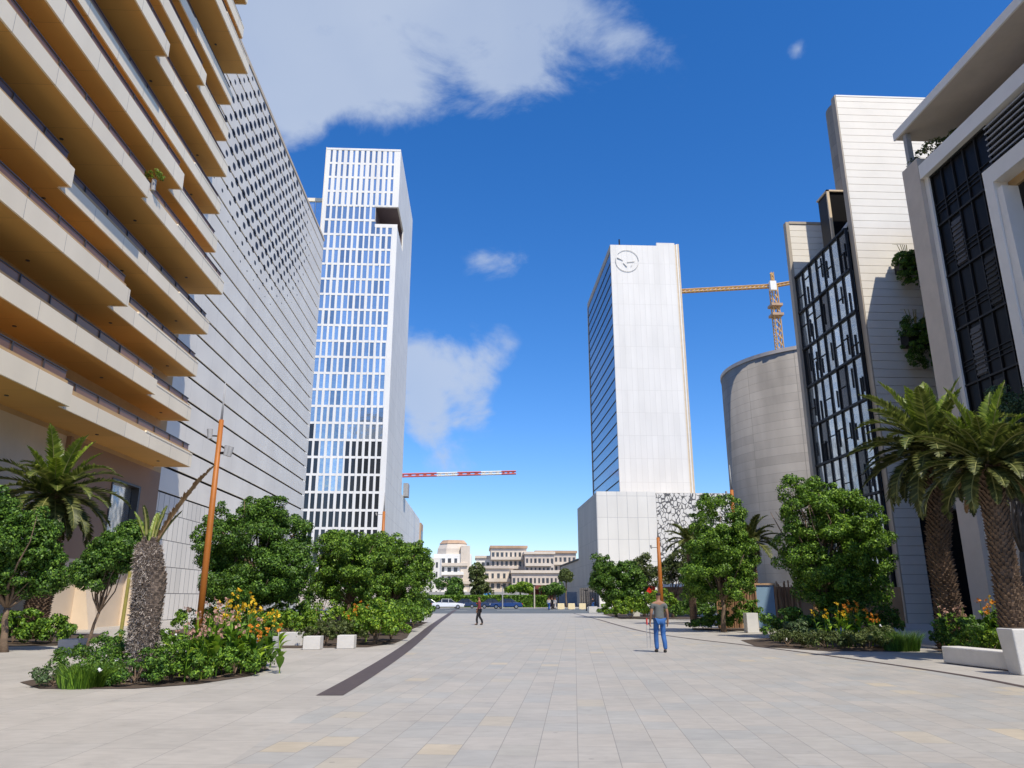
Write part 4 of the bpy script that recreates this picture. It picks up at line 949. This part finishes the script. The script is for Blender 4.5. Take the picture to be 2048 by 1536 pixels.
# hydrant
a=Vector((-20.85,43.6,0));o=thing('fire_hydrant',a,'small red fire hydrant by the cream wall','hydrant')
w=MB();w.tube([(a.x,a.y,0),(a.x,a.y,.08),(a.x,a.y,.08),(a.x,a.y,.42),(a.x,a.y,.5),(a.x,a.y,.58)],[.14,.14,.09,.09,.12,.03],12);w.build('body',M['redp'],o)
w=MB();w.tube([(a.x-.16,a.y,.35),(a.x+.16,a.y,.35)],.045,8);w.build('outlet',M['redp'],o)
w=MB();w.tube([(a.x,a.y,.5),(a.x,a.y,.56)],[.13,.06],12);w.build('cap',M['white'],o)
# red banners
o=thing('red_banner',(*gnd(1305,1226).xy,0),'bright red curved banner behind the lamp post and the man','banner');Y=72
w=MB()
a=atY(1294,1205,Y);b=atY(1296,1172,Y);c=atY(1312,1176,Y);d=atY(1312,1203,Y)
w.prism([(a.x,Y),(d.x,Y),(d.x,Y+.06),(a.x,Y+.06)],a.z,b.z);w.build('cloth',M['redp'],o)
w=MB();w.tube([(a.x,Y+.03,0),(a.x,Y+.03,b.z+.1)],.04,6);w.build('pole',M['blackm'],o)
w=MB();a=atY(1314,1205,Y+1);b=atY(1324,1183,Y+1);w.box(a.x,b.x,Y+1,Y+1.1,a.z,b.z);w.build('small_cloth',M['redp'],o)
# kiosk behind
a=atY(1330,1205,78);b=atY(1372,1168,78);o=thing('kiosk',(a.x,78,0),'low wooden kiosk with white canopy behind the small trees','kiosk')
w=MB();w.box(a.x,b.x+1,78,81,0,b.z-.3);w.build('wall',M['brownwall'],o);w=MB();w.box(a.x-.6,b.x+1.5,77,82,b.z-.3,b.z);w.build('canopy',M['white'],o)
# stick fence and blue door
FY=43.;fa_=atY(1436,1200,FY).x;fb_=atY(1602,1200,FY).x;da=atY(1513,1200,FY).x;dbx=atY(1549,1200,FY).x
fe=thing('stick_fence',(da,FY,0),'rustic fence of upright brown sticks with a blue door','fence')
def sticks(x0,x1):
    w=MB();x=x0
    while x<x1:
        r=random.uniform(.03,.055);h=random.uniform(2.2,2.6);w.tube([(x,FY+random.uniform(-.06,.06),0),(x+random.uniform(-.05,.05),FY,h*.5),(x+random.uniform(-.08,.08),FY+random.uniform(-.06,.06),h)],[r,r*.9,r*.7],6);x+=r*1.9
    return w
sticks(fa_,da-.12).build('stick_panel',M['stick'],fe);sticks(dbx+.15,fb_).build('stick_panel',M['stick'],fe)
w=MB();w.box(da-.08,da-.01,FY-.1,FY+.1,0,2.3).box(dbx+.01,dbx+.08,FY-.1,FY+.1,0,2.3).box(da-.08,dbx+.08,FY-.1,FY+.1,2.305,2.4);w.build('door_frame',M['stick'],fe)
w=MB();w.box(da,dbx,FY-.03,FY+.03,.03,2.28);dd=w.build('door',M['bdoor'],fe,label='plain blue door')
w=MB();w.box(da+.06,da+.2,FY-.08,FY-.03,1.02,1.06);w.build('handle',M['blackm'],dd)
w=MB();w.box(fa_,fb_+6,FY+.3,FY+.34,0,2.2);w.build('backing',M['stick'],fe)
for (px,lab) in ((1610,'pale short post right of the stick fence'),):
    cube('utility_box','small pale utility box right of the stick fence',1612,1622,1258,1238,M['concrete'],.3,None,'box')
w=MB();a=gnd(1637,1268);w.tube([(a.x,a.y,0),(a.x,a.y,1.3)],[.11,.10],10);tag(w.build('wooden_post',M['stick'],loc=(a.x,a.y,0)),'short reddish wooden post left of the orange flowers','post')
# ================================================================ PLANTING
def bed(poly,label):
    s=MB();s.sheet(poly,.014);return tag(s.build('planting_bed',M['soil']),kind='structure')
bed([(-7.9,15.05),(-6.2,15.0),(-5.3,15.7),(-4.75,17.2),(-4.75,18.8),(-5.6,21),(-7.5,21.5),(-9,19.5),(-8.9,16.2)],'')
bed([(-8.5,27),(-5.9,26.5),(-3.6,26.9),(-2.9,29),(-2.8,33),(-3.3,42),(-3.2,54),(-13,56),(-16,40)],'')
bed([(-20.5,27),(-14.5,28.2),(-14.,32),(-17,37),(-21,38)],'')
bed([(9.6,26.6),(11.0,24.2),(13.4,23.9),(15,26.5),(17,32),(13,33),(10.4,30.5)],'')
bed([(13.0,20.1),(14.6,18.6),(19,20),(20,25),(15,25.5)],'')
bed([(11.3,40.5),(14.4,38.6),(15.8,40.5),(15.,42.5),(12,43)],'')
bed([(11.6,62),(18,60),(22,76),(13,80)],'')
def bush(name,label,blobs,m,sub=40,per=70,subr=.2,leaf=.05,cat='shrub',group=None,flowers=None,low=-.15,asp=.55):
    b0=blobs[0];o=thing(name,(b0[0],b0[1],0),label,cat,group)
    f=foliage('foliage',blobs,sub,per,subr,leaf,m,o,low,asp)
    w=MB()
    for b in blobs:
        for k in range(6):
            w.tube([(b0[0],b0[1],0),(b[0],b[1],.05),(b[0]+random.gauss(0,.3)*b[3],b[1]+random.gauss(0,.3)*b[4],b[2]+b[5]*.4)],[.02,.02,.008],5)
    w.build('stems',M['bark'],o)
    if flowers:
        fm,n,fs=flowers;P,Nn=crown_pts(blobs,max(3,n),1,.1,.1);P=P[:n];Nn=Nn[:n]
        P=np.repeat(P+Nn*.06,5,0)+RG.normal(size=(len(P)*5,3))*fs*.5;Nn=unit(np.repeat(Nn,5,0)+RG.normal(size=(len(P),3))*.4)
        V,Fq=leafgeo(P,Nn,fs,.8);npmesh('blossoms',V,Fq,M[fm],o)
    return o
def canna(label,x,y,h,fm,nst=4,spread=.3,lm='leafC',group='canna lilies in the flower beds'):
    o=thing('canna_lily',(x,y,0),label,'flower',group);sm=MB();lf=MB();fl=[]
    for s in range(nst):
        bx=x+random.gauss(0,spread*.6);by=y+random.gauss(0,spread*.6);hh=h*random.uniform(.75,1.08);tx=bx+random.gauss(0,.08);ty=by+random.gauss(0,.08)
        sm.tube([(bx,by,0),((bx+tx)/2,(by+ty)/2,hh*.5),(tx,ty,hh)],[.014,.011,.006],5)
        for k in range(7):
            t=.10+.10*k;z=hh*t;a=random.uniform(0,2*PI);L=random.uniform(.30,.48)*(1.1-t*.5);wd=L*.20;e=Vector((math.cos(a),math.sin(a),0));sd=Vector((-e.y,e.x,0));p=Vector((bx+(tx-bx)*t,by+(ty-by)*t,z))
            q=[p];el=random.uniform(.9,1.25);ww=[.01,wd*.8,wd,wd*.6,.005];n=4
            for i in range(n): q.append(q[-1]+(e*math.cos(el)+Vector((0,0,math.sin(el))))*L/n);el-=.32
            i0=len(lf.v)
            for i in range(5): lf.v+=[tuple(q[i]-sd*ww[i]+Vector((0,0,ww[i]*.35))),tuple(q[i]),tuple(q[i]+sd*ww[i]+Vector((0,0,ww[i]*.35)))]
            for i in range(4):
                u=i0+i*3;lf.f+=[(u,u+1,u+4,u+3),(u+1,u+2,u+5,u+4)]
        for j in range(2 if fm=='fp' else 3): fl.append((tx+random.gauss(0,.03),ty+random.gauss(0,.03),hh+random.uniform(-.12,.08)))
    sm.build('stems',M[lm],o);lf.build('leaves',M[lm],o,True)
    P=np.repeat(np.array(fl),4,0);P=P+RG.normal(size=P.shape)*.02;V,Fq=leafgeo(P,unit(RG.normal(size=P.shape)),.042,.6);npmesh('blossoms',V,Fq,M[fm],o)
    return o
def grass(label,x,y,r,h,n,m,name='grass_clump'):
    o=thing(name,(x,y,0),label,'grass');a=RG.uniform(0,2*PI,n);rr=r*np.sqrt(RG.random(n));bx=x+rr*np.cos(a);by=y+rr*np.sin(a)
    d=RG.normal(size=(n,2))*.25+np.stack([np.cos(a),np.sin(a)],1)*.35;hh=h*RG.uniform(.6,1.1,n);w=.006+.003*RG.random(n)
    sd=np.stack([-np.sin(a+1),np.cos(a+1),0*a],1)*w[:,None]
    B=np.stack([bx,by,0*bx],1);Md=B+np.stack([d[:,0]*hh*.35,d[:,1]*hh*.35,hh*.65],1);T=B+np.stack([d[:,0]*hh,d[:,1]*hh,hh],1)
    V=np.concatenate([np.stack([B-sd,B+sd,Md+sd*.8,Md-sd*.8],1).reshape(-1,3),np.stack([Md-sd*.8,Md+sd*.8,T+sd*.1,T-sd*.1],1).reshape(-1,3)]);Fq=np.arange(8*n).reshape(-1,4)
    npmesh('blades',V,Fq,m,o);return o
# --- left foreground bed
bush('low_shrub','dark green mounded shrub at the left of the front bed',[(-7.6,16.5,.28,.75,.7,.42),(-8.2,18.0,.3,.7,.8,.5)],M['leafA'],90,80,.13,.03)
bush('low_shrub','low dark shrub at the foot of the shaggy palm trunk',[(-6.5,15.75,.2,.75,.5,.34),(-7.2,15.6,.12,.5,.4,.22)],M['leafA'],80,80,.11,.028,flowers=('fw',14,.03))
bush('flowering_shrub','shrub with white blossoms right of the shaggy trunk',[(-6.0,16.2,.35,.5,.5,.45),(-6.9,17.6,.4,.8,.6,.5)],M['leafB'],90,70,.12,.03,flowers=('fw',26,.04))
grass('feathery green grass clump at the left tip of the front bed',-7.25,15.35,.42,.42,1400,M['leafB'])
bush('low_shrub','pale leafy creeper at the far left tip of the front bed',[(-7.9,15.5,.1,.35,.35,.2)],M['leafG'],25,50,.1,.03)
bush('low_shrub','mid green ground cover along the right front of the bed',[(-5.6,16.1,.18,.5,.45,.3),(-5.1,17.3,.2,.4,.6,.33),(-5.0,18.5,.18,.35,.5,.3)],M['leafB'],90,80,.11,.03)
lab=['tall leafy canna with pink blooms, front of the left bed','leafy canna with faded pink blooms near the shaggy trunk','canna with yellow blooms below the orange post','tall canna with orange-yellow bloom at the top of the bed','canna with pink stalks at the right of the bed','broad leaved canna at the right edge of the bed','canna with dry pink heads at the centre of the bed','short canna with yellow bloom behind the bed','green canna with few blooms at the back of the bed','slender canna with pink blooms left of the orange post']
cs=[(-5.75,16.5,1.05,'fp'),(-6.0,17.2,1.15,'fp'),(-5.35,18.4,1.5,'fy'),(-5.9,19.5,1.65,'fy'),(-5.1,17.6,1.2,'fp'),(-4.98,18.0,.95,'fo'),(-5.5,17.3,1.25,'fp'),(-5.2,19.6,1.25,'fy'),(-6.4,19.2,1.3,'fp'),(-6.0,18.4,1.45,'fp')]
for l,c in zip(lab,cs): canna(l,*c,nst=8,spread=.34,lm='leafC' if c[3]!='fy' else 'leafB')
# shaggy palm trunk
b0=atY(279,1345,16.3);t0=atY(298,1082,16.3)
pts=[(b0.x,16.3,0),(b0.x+.02,16.3,t0.z*.35),(b0.x+.06,16.3,t0.z*.7),(t0.x,16.3,t0.z*.93),(t0.x+.02,16.3,t0.z)]
sp_=[(R(100),R(75),.75,.3,M['frondy']),(R(170),R(72),.7,.3,M['frondy']),(R(20),R(66),.8,.3,M['frond']),(R(250),R(80),.6,.3,M['frond']),(R(60),R(80),.7,.2,M['frond']),(R(2),R(64),1.9,.25,M['dry'])]
o=palm('headless palm with shaggy grey trunk and one dry frond in the front bed',(b0.x,16.3,0),pts,[.25,.235,.225,.215,.11],sp_,M['fibre'],'palm_stump',.16,.035)
w=MB()
P=[];n=16000;hz=RG.uniform(.05,t0.z*.96,n);a=RG.uniform(0,2*PI,n);u=hz/t0.z;cx_=b0.x+(t0.x-b0.x)*u*u;rr=.245-.02*u-.07*np.clip((u-.88)/.12,0,1)
C=np.stack([cx_+rr*np.cos(a),16.3+rr*np.sin(a),hz],1);out=np.stack([np.cos(a),np.sin(a),0*a],1);tan_=np.stack([-np.sin(a),np.cos(a),0*a],1)
dirv=unit(out*RG.uniform(.3,1,(n,1))+tan_*RG.normal(size=(n,1))*.7+np.array([0,0,1])*RG.normal(size=(n,1))*1.3);ln=RG.uniform(.03,.13,(n,1));wv=unit(np.cross(dirv,RG.normal(size=(n,3))))*.007
V=np.stack([C-wv,C+wv,C+dirv*ln+wv*.5,C+dirv*ln-wv*.5],1).reshape(-1,3)
M['shag']=leafmat('shaggy_fibre',[(0,(.09,.065,.05)),(.5,(.27,.22,.18)),(1,(.62,.56,.50))],.95,.1)
npmesh('fibres',V,np.arange(4*n).reshape(n,4),M['shag'],o)
a=atY(240,1272,19);b=atY(258,1160,19)
w=MB();w.tube([(a.x,19,0),(b.x+.0,19,b.z+.2)],[.05,.04],8);tag(w.build('wooden_stake',M['stake'],loc=(a.x,19,0)),'leaning yellow-green stake left of the shaggy palm trunk','stake')
# --- left trees
tree('dense leafy tree cut by the left frame edge in front of the tall palm',atY(20,1240,25).x,25,[blobpx(45,1085,62,62,25),blobpx(10,1130,75,70,25),blobpx(75,1150,42,40,25,dy=.4),blobpx(-50,1060,70,90,25)],1.3,.11,M['leafA'],330,180,.26,.050,low=-.9)
tree('slender young tree between the tall palm and the shaggy trunk',atY(180,1240,23).x,23,[blobpx(232,1105,42,40,23),blobpx(200,1145,34,38,23,dy=-.3),blobpx(262,1075,22,28,23,dy=.2)],1.2,.05,M['leafA'],230,130,.19,.042,low=-.9)
b0=atY(78,1250,33);c0=atY(108,985,33)
pts=[(b0.x-.25,33,0),(b0.x-.15,33,1.4),(b0.x+.1,33,2.9),(c0.x-.1,33,c0.z-1.2),(c0.x,33,c0.z-.2)]
sp_=[]
for i in range(54):
    az=i*2.399;t=i/54;el=R(84-118*t);m=M['frondy'] if t<.22 else (M['frond'] if t<.7 else M['fdark'])
    sp_.append((az,el,random.uniform(2.3,3.2),R(62+random.uniform(-20,25)) if t>.15 else R(30),m))
for i in range(14): sp_.append((i*2.399,R(-35-random.uniform(0,35)),random.uniform(1.3,2.1),R(25),M['fdark']))
palm('tall date palm with bright upright fronds before the balcony building',(b0.x,33,0),pts,[.48,.42,.40,.40,.44],sp_,M['palmbark'],wid=.30,boot=.09)
bush('low_shrub','leafy shrub at the foot of the tall left palm',[(-17.0,30,.35,1.0,.9,.75),(-15.3,29.4,.3,.8,.8,.6),(-18.6,30.5,.3,.9,.9,.6)],M['leafB'],130,80,.2,.06)
bush('low_shrub','low dark shrub at the far left behind the shaded paving',[(-20.0,30,.25,1.,.8,.4)],M['leafA'],60,70,.2,.06)
# --- middle-left trees and bed
tree('largest dense round tree left of the plaza behind the orange post',atY(500,1200,34).x,34,[blobpx(512,1110,90,86,34),blobpx(458,1080,48,56,34,dy=-.6),blobpx(565,1075,52,60,34,dy=.4),blobpx(550,1150,66,48,34,dy=-.8),blobpx(437,1140,40,46,34),blobpx(505,1025,32,32,34),blobpx(510,1178,92,30,34,dy=-.7),blobpx(590,1130,34,46,34,dy=-.3),blobpx(545,1020,26,26,34)],1.3,.16,M['leafA'],560,210,.31,.053,low=-.9)
tree('bushy tree between the largest left tree and the yellowish one',atY(700,1200,42).x,42,[blobpx(695,1125,62,50,42),blobpx(672,1098,38,32,42),blobpx(735,1110,42,40,42,dy=.5),blobpx(700,1170,70,34,42,dy=-.4)],1.3,.13,M['leafB'],320,160,.33,.062,low=-.9)
tree('bushy tree with yellowish right edge beside the plaza',atY(790,1205,47).x,47,[blobpx(792,1130,58,48,47),blobpx(765,1100,36,30,47,dy=-.5),blobpx(825,1135,34,42,47),blobpx(740,1150,50,34,47),blobpx(800,1170,55,32,47,dy=-.4)],1.3,.13,M['leafB'],330,160,.34,.066,low=-.9)
bush('clipped_shrub','clipped rounded low shrubs between the two white blocks',[(-5.2,28.0,.35,.9,.7,.42),(-4.4,28.2,.35,.7,.7,.4)],M['leafD'],120,110,.1,.03)
bush('low_shrub','bright green feathery shrub behind the clipped shrubs',[(-5.9,31.5,.6,1.1,.8,.62),(-7.6,31,.5,1.1,.8,.55)],M['leafC'],110,80,.16,.045)
bush('leafy_shrub','broad leaved glossy shrub at the plaza corner of the middle bed',[(-3.5,28.5,.5,.62,.8,.75),(-3.2,30.5,.55,.55,.9,.75),(-3.9,31,.6,.8,.8,.85)],M['leafC'],150,80,.16,.055)
bush('leafy_shrub','mixed shrub with orange blossoms further along the middle bed',[(-4.4,35,.6,1.3,1.2,.9),(-3.6,39,.6,.9,1.6,.85)],M['leafB'],130,80,.2,.06,flowers=('fo',14,.06))
bush('leafy_shrub','green shrub row under the left trees',[(-9.5,32.5,.5,1.4,1.,.6),(-8.0,35,.5,1.5,1.,.7),(-11.5,34,.5,1.4,1.,.7)],M['leafB'],150,80,.2,.055)
bush('leafy_shrub','tall dark shrubs filling the gap under the left trees',[(-13.2,49,.9,2.2,1.2,1.5),(-9.8,50,.9,2.2,1.2,1.6),(-6.6,51,.9,1.9,1.2,1.5),(-4.6,53,.8,1.3,1.2,1.4)],M['leafA'],240,110,.3,.08,low=-.5)
bush('leafy_shrub','far end shrub of the middle bed near the dark blue car',[(-3.6,46,.6,.9,2.4,.9),(-3.9,52,.7,1.,2.2,1.)],M['leafB'],110,70,.25,.075)
bush('flowering_shrub','small orange and yellow flowers behind the cream bench',[(-7.6,27.6,.18,.9,.3,.24)],M['leafC'],30,50,.1,.03,flowers=('fy',26,.03))
for i,(x,y,h,fm,l) in enumerate(((-4.5,30,1.2,'fo','orange canna at the back of the middle bed'),(-4.9,33,1.3,'fo','taller orange canna before the bushy trees'),(-8.8,29.5,1.0,'fp','pink canna behind the marble planter'),(-9.6,31,1.1,'fp','pink canna left of the feathery shrub'),(-6.6,33.5,1.2,'fp','pale pink canna deep in the middle bed'))): canna(l,x,y,h,fm,nst=6,spread=.4)
# --- right side
tree('two-tiered round tree right of the man, above the stick fence',atY(1448,1262,38).x,38,[blobpx(1438,1050,50,58,38),blobpx(1420,1105,46,40,38,dy=-.4),blobpx(1460,1110,52,45,38,dy=.4),blobpx(1436,1160,60,40,38),blobpx(1405,1150,38,36,38,dy=-.6),blobpx(1478,1150,22,34,38)],1.5,.12,M['leafB'],470,190,.28,.052,low=-.9)
tree('big round bright-topped tree in front of the siding building',atY(1650,1262,31).x,31,[blobpx(1660,1090,82,96,31),blobpx(1612,1030,46,50,31,dy=-.4),blobpx(1690,1035,60,52,31,dy=.3),blobpx(1602,1110,38,58,31),blobpx(1720,1100,48,62,31,dy=-.3),blobpx(1590,985,24,30,31),blobpx(1658,1160,66,42,31,dy=-.5),blobpx(1650,985,30,26,31),blobpx(1632,1178,40,38,31,dy=-.6),blobpx(1705,1175,55,45,31,dy=-.6)],1.3,.15,M['leafB'],520,200,.30,.052,low=-.9)
tree('small round tree at the far right of the plaza near the podium',atY(1232,1220,66).x,66,[blobpx(1235,1165,46,44,66),blobpx(1222,1140,28,24,66),blobpx(1250,1190,36,28,66),blobpx(1198,1150,12,34,66,1)],.8,.12,M['leafA'],260,100,.4,.10,low=-.9)
tree('thin crowned tree left of the orange post behind the man',atY(1288,1225,70).x,70,[blobpx(1285,1140,26,26,70),blobpx(1296,1160,24,22,70)],2.,.12,M['leafD'],70,80,.4,.10)
tree('sparse tree right of the orange post behind the man',atY(1345,1225,66).x,66,[blobpx(1342,1150,24,28,66),blobpx(1365,1130,26,26,66)],1.6,.12,M['leafD'],70,80,.4,.10)
def smallpalm(label,px,py,Y,L,m,n=26,tr=.2):
    c=atY(px,py,Y);sp_=[(i*2.399,R(80-95*i/n),L*random.uniform(.85,1.1),R(60),m) for i in range(n)]
    palm(label,(c.x,Y,0),[(c.x,Y,0),(c.x,Y,c.z*.5),(c.x,Y,c.z)],[tr,tr*.85,tr*.9],sp_,M['palmbark'],'small_palm',.34,.05)
smallpalm('small yellowish palm left of the two-tiered tree',1378,1085,48,1.6,M['frond'])
smallpalm('dark palm between the two-tiered tree and the big round tree',1502,1085,44,2.0,M['fdark'])
bush('low_shrub','bright low hedge under the small round tree',[(14.2,80,.15,1.4,.8,.6),(16.2,80,.15,1.3,.8,.65)],M['leafC'],90,80,.25,.09)
bush('leafy_shrub','bright yellow-green shrub beside the man, behind the small blocks',[(12.4,62,.6,1.6,1,.8),(14.6,61,.9,1.3,1,1.1)],M['leafC'],110,80,.25,.08,flowers=('fy',10,.07))
bush('leafy_shrub','dark shrub row behind the two-tiered tree',[(17.5,58,.7,2.2,1,1.),(14.6,52,.6,1.2,1,.8)],M['leafA'],120,80,.25,.08)
bush('leafy_shrub','glossy shrub at the foot of the two-tiered tree',[(14.0,39.6,.55,.75,.7,.85),(12.6,40,.4,.6,.7,.6),(11.9,40.6,.25,.7,.6,.35)],M['leafB'],140,80,.18,.055)
bush('low_shrub','low mixed ground cover along the right kerb',[(11.4,25.3,.2,.8,.6,.34),(12.6,24.8,.22,.8,.6,.36),(13.4,25.6,.25,.6,.7,.42),(10.6,26.4,.2,.6,.6,.32)],M['leafD'],200,90,.13,.035,flowers=('fw',12,.035))
bush('leafy_shrub','spiky dark shrub at the left end of the right bed',[(11.7,28.0,.35,.45,.45,.45)],M['leafG'],50,70,.14,.045)
bush('leafy_shrub','dark shrub mass below the big round tree',[(14.5,29,.6,1.4,1.,.8),(12.3,29.5,.5,1.2,.9,.6)],M['leafA'],140,80,.2,.055)
for (x,y,h,fm,l) in ((12.3,26.2,1.3,'fy','leafy canna with yellow bloom under the big round tree'),(12.9,26.4,1.4,'fo','leafy canna with orange bloom under the big round tree'),(13.4,26.0,1.2,'fo','shorter orange canna beside the big tree bed edge'),(15.2,22.6,1.5,'fo','orange canna at the left of the bench bed'),(15.9,22.8,1.6,'fy','tall yellow canna in the middle of the bench bed'),(16.4,22.2,1.55,'fo','orange canna next to the right palm trunk'),(14.8,23.4,1.4,'fp','pink canna at the back of the bench bed')): canna(l,x,y,h,fm,nst=8,spread=.34)
bush('low_shrub','bright green ground cover behind the concrete bench',[(13.9,20.9,.3,.8,.55,.42),(14.9,20.6,.3,.8,.5,.45)],M['leafC'],120,90,.12,.035)
bush('leafy_shrub','dark leafy shrub behind the bench bed',[(14.6,22.8,.45,.9,.7,.65),(16.2,22.4,.5,.9,.7,.8)],M['leafA'],120,80,.16,.045)
grass('dark grass clump left of the concrete bench',13.4,24.3,.5,.6,900,M['leafA'])
# right palms
b0=atY(1900,1262,25);c0=atY(1868,905,25)
pts=[(b0.x,25,0),(b0.x+.06,25,1.6),(b0.x+.02,25,3.0),(c0.x+.05,25,c0.z-1.),(c0.x,25,c0.z)]
sp_=[]
for i in range(66):
    az=i*2.399+1;t=i/66;el=R(82-112*t);m=M['frondy'] if t<.15 else (M['frond'] if t<.5 else M['fdark'])
    sp_.append((az,el,random.uniform(2.0,3.2),R(60+random.uniform(-22,30)) if t>.15 else R(22),m))
for i in range(16): sp_.append((i*2.399,R(-25-random.uniform(0,35)),random.uniform(1.2,2.0),R(25),M['fdark'] if i%3 else M['dry']))
palm('tall date palm with drooping fronds before the siding building',(b0.x,25,0),pts,[.38,.33,.31,.32,.40],sp_,M['palmbark'],wid=.30,boot=.11)
pc=Vector((13.85,19.6,0));c0=atY(1975,930,pc.y)
pts=[(pc.x,pc.y,0),(pc.x*.9+c0.x*.1,pc.y,1.4),(pc.x*.55+c0.x*.45,pc.y,2.6),(c0.x*.9+pc.x*.1,pc.y,c0.z-.7),(c0.x,pc.y,c0.z)]
sp_=[]
for i in range(60):
    az=i*2.399+.4;t=i/60;el=R(84-104*t);m=M['frondy'] if t<.2 else (M['frond'] if t<.6 else M['fdark'])
    sp_.append((az,el,random.uniform(1.4,2.3),R(58+random.uniform(-22,30)) if t>.15 else R(20),m))
for i in range(14): sp_.append((i*2.399,R(-25-random.uniform(0,35)),random.uniform(.9,1.4),R(25),M['fdark'] if i%3 else M['dry']))
palm('stout date palm rising behind the tall white planter at the right edge',(pc.x,pc.y,0),pts,[.33,.29,.27,.27,.31],sp_,M['palmbark'],wid=.30,boot=.07)
tree('fine leaved grey-green tree behind the palms at the right edge',atY(2040,1240,27).x,27,[blobpx(2030,850,52,62,27),blobpx(2010,900,45,50,27),blobpx(2060,930,60,60,27)],3.2,.13,M['leafG'],170,110,.3,.055)
# ================================================================ WORLD, SUN, CAMERA
EL,AZv=R(56),(.47,-.883)
az=math.atan2(AZv[0],AZv[1])  # clockwise from +Y
wd=bpy.data.worlds.new('World');S.world=wd;wd.use_nodes=True;nt=wd.node_tree;N=nt.nodes;L=nt.links
bg=N['Background'];sky=N.new('ShaderNodeTexSky');sky.sky_type='NISHITA';sky.sun_disc=False;sky.sun_elevation=EL;sky.sun_rotation=az
sky.air_density=1.0;sky.dust_density=.3;sky.ozone_density=3.5;sky.altitude=0
tc=N.new('ShaderNodeTexCoord')
hs=N.new('ShaderNodeHueSaturation');hs.inputs['Saturation'].default_value=1.32;hs.inputs['Value'].default_value=1.0;L.new(sky.outputs[0],hs.inputs['Color'])
def wm(op,a,b=None,c=None): return math_node(nt,op,a,b,c)
n1=N.new('ShaderNodeTexNoise');n1.inputs['Scale'].default_value=7.5;n1.inputs['Detail'].default_value=12;n1.inputs['Roughness'].default_value=.60;n1.inputs['Distortion'].default_value=.35
mpn=N.new('ShaderNodeMapping');mpn.inputs['Scale'].default_value=(1,1,1.5);L.new(tc.outputs['Generated'],mpn.inputs[0]);L.new(mpn.outputs[0],n1.inputs['Vector'])
cov=None
for (px,py,rp,st) in ((530,90,200,.8),(620,10,260,.8),(800,40,230,.8),(960,60,220,.75),(1010,160,110,.35),(1160,20,170,.8),(1270,110,110,.4),(575,215,110,.5),(640,260,70,.3),(760,160,120,.35),(850,740,100,.75),(960,720,95,.75),(1020,690,60,.5),(850,810,90,.65),(825,700,90,.6),(835,840,70,.5),(930,790,80,.5),(960,840,60,.45),(960,515,60,.35),(1020,520,70,.4),(870,925,90,.3),(960,915,80,.25),(430,40,250,.8),(1597,97,25,.45)):
    d=Vector(ray(px,py)).normalized();vd=N.new('ShaderNodeVectorMath');vd.operation='DISTANCE';L.new(tc.outputs['Generated'],vd.inputs[0]);vd.inputs[1].default_value=d
    v=wm('MULTIPLY',wm('MAXIMUM',wm('SUBTRACT',1.,wm('DIVIDE',vd.outputs['Value'],rp/1520)),0.),st)
    cov=v if cov is None else wm('ADD',cov,v)
cov=wm('MINIMUM',cov,.95)
dens=wm('ADD',wm('MULTIPLY',cov,1.15),wm('MULTIPLY',wm('SUBTRACT',n1.outputs['Fac'],.5),2.2))
dens=wm('SUBTRACT',dens,.30)
mr=N.new('ShaderNodeMapRange');mr.interpolation_type='SMOOTHSTEP';mr.inputs['From Min'].default_value=0;mr.inputs['From Max'].default_value=.70;L.new(dens,mr.inputs[0])
msk=wm('MULTIPLY',mr.outputs[0],wm('MINIMUM',wm('MULTIPLY',cov,6.),.82))
n2=N.new('ShaderNodeTexNoise');n2.inputs['Scale'].default_value=4;n2.inputs['Detail'].default_value=4;L.new(tc.outputs['Generated'],n2.inputs[0])
cl=mixc(nt,n2.outputs['Fac'],(2.5,3.2,4.6),(4.2,4.7,5.5))
tn=N.new('ShaderNodeVectorMath');tn.operation='MULTIPLY';tn.inputs[1].default_value=(.97,1.0,1.20);L.new(hs.outputs[0],tn.inputs[0])
L.new(mixc(nt,msk,tn.outputs[0],cl),bg.inputs['Color']);bg.inputs['Strength'].default_value=.13
sl=bpy.data.lights.new('sun','SUN');sl.energy=4.4;sl.angle=R(.53);sl.color=(1.,.92,.79);so=bpy.data.objects.new('sun',sl);COL.objects.link(so)
sv=Vector((AZv[0]*math.cos(EL),AZv[1]*math.cos(EL),math.sin(EL)));so.rotation_euler=sv.to_track_quat('Z','Y').to_euler();so.location=(40,-40,90)
cam=bpy.data.cameras.new('camera');co_=bpy.data.objects.new('camera',cam);COL.objects.link(co_);S.camera=co_
cam.sensor_width=36;cam.lens=36*F_/2048;cam.clip_end=6000;cam.clip_start=.1
co_.location=(0,0,H);co_.rotation_euler=(PI/2+PIT,0,-YW)
S.render.resolution_x=1024;S.render.resolution_y=768
S.view_settings.view_transform='Standard';S.view_settings.look='None';S.view_settings.exposure=.22;S.view_settings.gamma=1
print('faces',sum(len(o.data.polygons) for o in bpy.data.objects if o.type=='MESH'))
